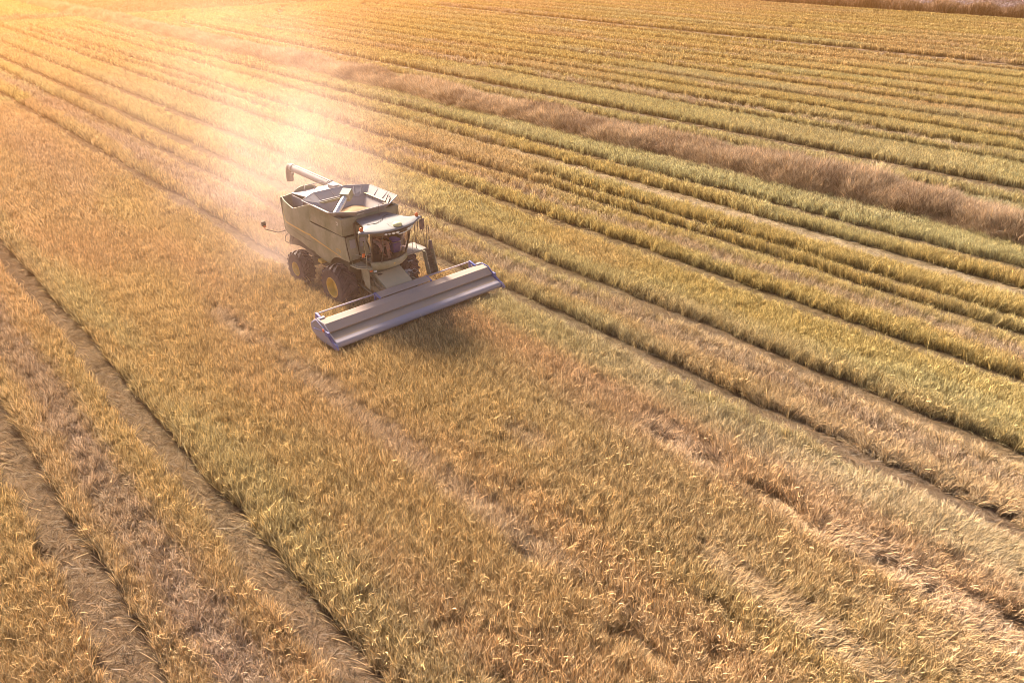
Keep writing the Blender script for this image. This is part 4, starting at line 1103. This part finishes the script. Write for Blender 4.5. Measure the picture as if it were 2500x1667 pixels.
# --- reedy strip and the greyish field at the far right
x, y = grid(187.5, 193.5, 20, 200, 0.7, 83); ok, D = in_view(x, y, 8); ok &= (x + (fnoise(y*0.08, x*0, 18) - 0.5)*2 > 188.3)
tag(grassy('reed_strip', x[ok], y[ok], '', 1.6, True, cols=((0.36, 0.24, 0.17), (0.28, 0.18, 0.12), (0.18, 0.12, 0.09)), seed=4), 'dark brown reeds along the far edge of the field', 'reeds', 'stuff')
x, y = grid(193, 330, 10, 200, 1.3, 84); ok, D = in_view(x, y, 8); x = x[ok]; y = y[ok]; k = len(x); r = np.random.default_rng(15)
w = sstep(0.4, 0.6, fnoise(x*0.15, y*0.02, 19))
c = np.array((0.42, 0.33, 0.33))[None]*(1-w[:, None]) + np.array((0.26, 0.21, 0.23))[None]*w[:, None]
tag(scatter('grey_field', np.stack([x, y, np.zeros(k)], 1), np.stack([np.zeros(k), np.zeros(k), r.random(k)*6.28], 1), np.stack([np.ones(k)*1.2, np.ones(k)*1.2, 0.5 + 0.5*r.random(k)], 1), c*(0.85 + 0.3*r.random(k))[:, None], CLOD0 + r.integers(0, 4, k)), 'mauve grey crop beyond the reed strip', 'crop', 'stuff')
# --- one dark shrub among the reeds
sh_ = empty('shrub', (188.6, 64.8, 0.0)); tag(sh_, 'small dark green shrub among the brown reeds at the far edge', 'shrub')
m = MB()
for k in range(5):
    a = 1.3 * k; m.tube([(0, 0, 0), (0.25*math.cos(a), 0.25*math.sin(a), 0.7), (0.6*math.cos(a), 0.6*math.sin(a), 1.5)], 0.05, 6, r2=0.015)
m.build('stem', M['bark'], sh_)
m = MB(); r = np.random.default_rng(8)
for k in range(900):
    v = r.normal(0, 1, 3); v /= np.linalg.norm(v); q = r.random()**0.45
    c = Vector((v[0]*1.15*q, v[1]*1.25*q, 1.25 + v[2]*0.95*q + 0.15*math.sin(5*v[0] + 3*v[1])))
    d1 = Vector(r.normal(0, 1, 3)).normalized() * 0.13; d2 = d1.cross(Vector(r.normal(0, 1, 3))).normalized() * 0.06
    m.add([c - d1, c + d2, c + d1, c - d2], [(0, 1, 2, 3)])
m.build('foliage', M['shrub_leaf'], sh_, 0, 0)
print('tufts near/mid/far', [(PB == i).sum() for i in range(3)])

# ------------------------------------------------------------------ air: warm evening haze and the dust blown up behind the machine
def volume_mat(name, color, density, aniso):
    m = bpy.data.materials.new(name); m.use_nodes = True
    nt = m.node_tree; N = nt.nodes; L = nt.links
    N.remove(N['Principled BSDF'])
    pv_ = N.new('ShaderNodeVolumePrincipled')
    pv_.inputs['Color'].default_value = (*color, 1)
    pv_.inputs['Density'].default_value = density
    pv_.inputs['Anisotropy'].default_value = aniso
    L.new(pv_.outputs[0], N['Material Output'].inputs['Volume'])
    return m, N, L, pv_
hm, _, _, _ = volume_mat('haze_air', (1.0, 0.45, 0.14), 0.0013, 0.80)
m = MB(); m.box(-120, 420, -60, 420, -1.0, 17.5)
hz = m.build('haze', hm, smooth=0); tag(hz, 'warm evening haze over the fields', 'haze', 'stuff')

# dust and chaff: densest behind the machine, trailing away up the rows it has just cut
dm, N, L, pv_ = volume_mat('chaff_dust', (1.0, 0.74, 0.68), 0.0, 0.42)
geo = N.new('ShaderNodeNewGeometry')
sp = N.new('ShaderNodeSeparateXYZ'); L.new(geo.outputs['Position'], sp.inputs[0])
def mth(op, a, b=None, c=None, clamp=False):
    n = N.new('ShaderNodeMath'); n.operation = op; n.use_clamp = clamp
    for i, v_ in enumerate((a, b, c)):
        if v_ is None: continue
        if isinstance(v_, (int, float)): n.inputs[i].default_value = v_
        else: L.new(v_, n.inputs[i])
    return n.outputs[0]
X, Y, Z = sp.outputs
t = mth('SUBTRACT', Y, 35.0)                                   # distance behind the machine
tp = mth('MAXIMUM', t, 0.0)
xc = mth('MULTIPLY_ADD', tp, 0.26, 18.6)
sg = mth('MULTIPLY_ADD', tp, 0.20, 3.4)
dx = mth('DIVIDE', mth('SUBTRACT', X, xc), sg)
gx = mth('EXPONENT', mth('MULTIPLY', mth('MULTIPLY', dx, dx), -1.0))
hz_ = mth('MULTIPLY_ADD', tp, 0.07, 3.2)
gz = mth('EXPONENT', mth('MULTIPLY', mth('DIVIDE', Z, hz_), -1.0))
dec = mth('ADD', mth('MULTIPLY', mth('EXPONENT', mth('MULTIPLY', tp, -1/8.0)), 0.20), mth('MULTIPLY', mth('EXPONENT', mth('MULTIPLY', tp, -1/45.0)), 0.007))
st = mth('DIVIDE', mth('ADD', t, 3.0), 4.0, clamp=True)        # starts softly at the tail of the machine
nz = N.new('ShaderNodeTexNoise'); nz.inputs['Scale'].default_value = 0.22; nz.inputs['Detail'].default_value = 3.0
L.new(geo.outputs['Position'], nz.inputs['Vector'])
nn = mth('MULTIPLY_ADD', nz.outputs['Fac'], 5.0, -1.7, clamp=False)
nn = mth('MAXIMUM', nn, 0.1)
d = mth('MULTIPLY', mth('MULTIPLY', mth('MULTIPLY', gx, gz), mth('MULTIPLY', dec, st)), nn)
# thin veil hanging round the machine itself
vx = mth('DIVIDE', mth('SUBTRACT', X, 16.5), 6.5); vy = mth('DIVIDE', mth('SUBTRACT', Y, 29.0), 7.0)
vg = mth('EXPONENT', mth('MULTIPLY', mth('ADD', mth('MULTIPLY', vx, vx), mth('MULTIPLY', vy, vy)), -1.0))
vg = mth('MULTIPLY', mth('MULTIPLY', vg, mth('EXPONENT', mth('MULTIPLY', Z, -0.3))), 0.010)
d = mth('ADD', d, vg)
L.new(d, pv_.inputs['Density'])
m = MB(); m.box(-14, 70, 14, 150, 0.05, 13.0)
du = m.build('dust_cloud', dm, smooth=0); tag(du, 'sunlit dust and chaff blown up behind the combine', 'dust', 'stuff')
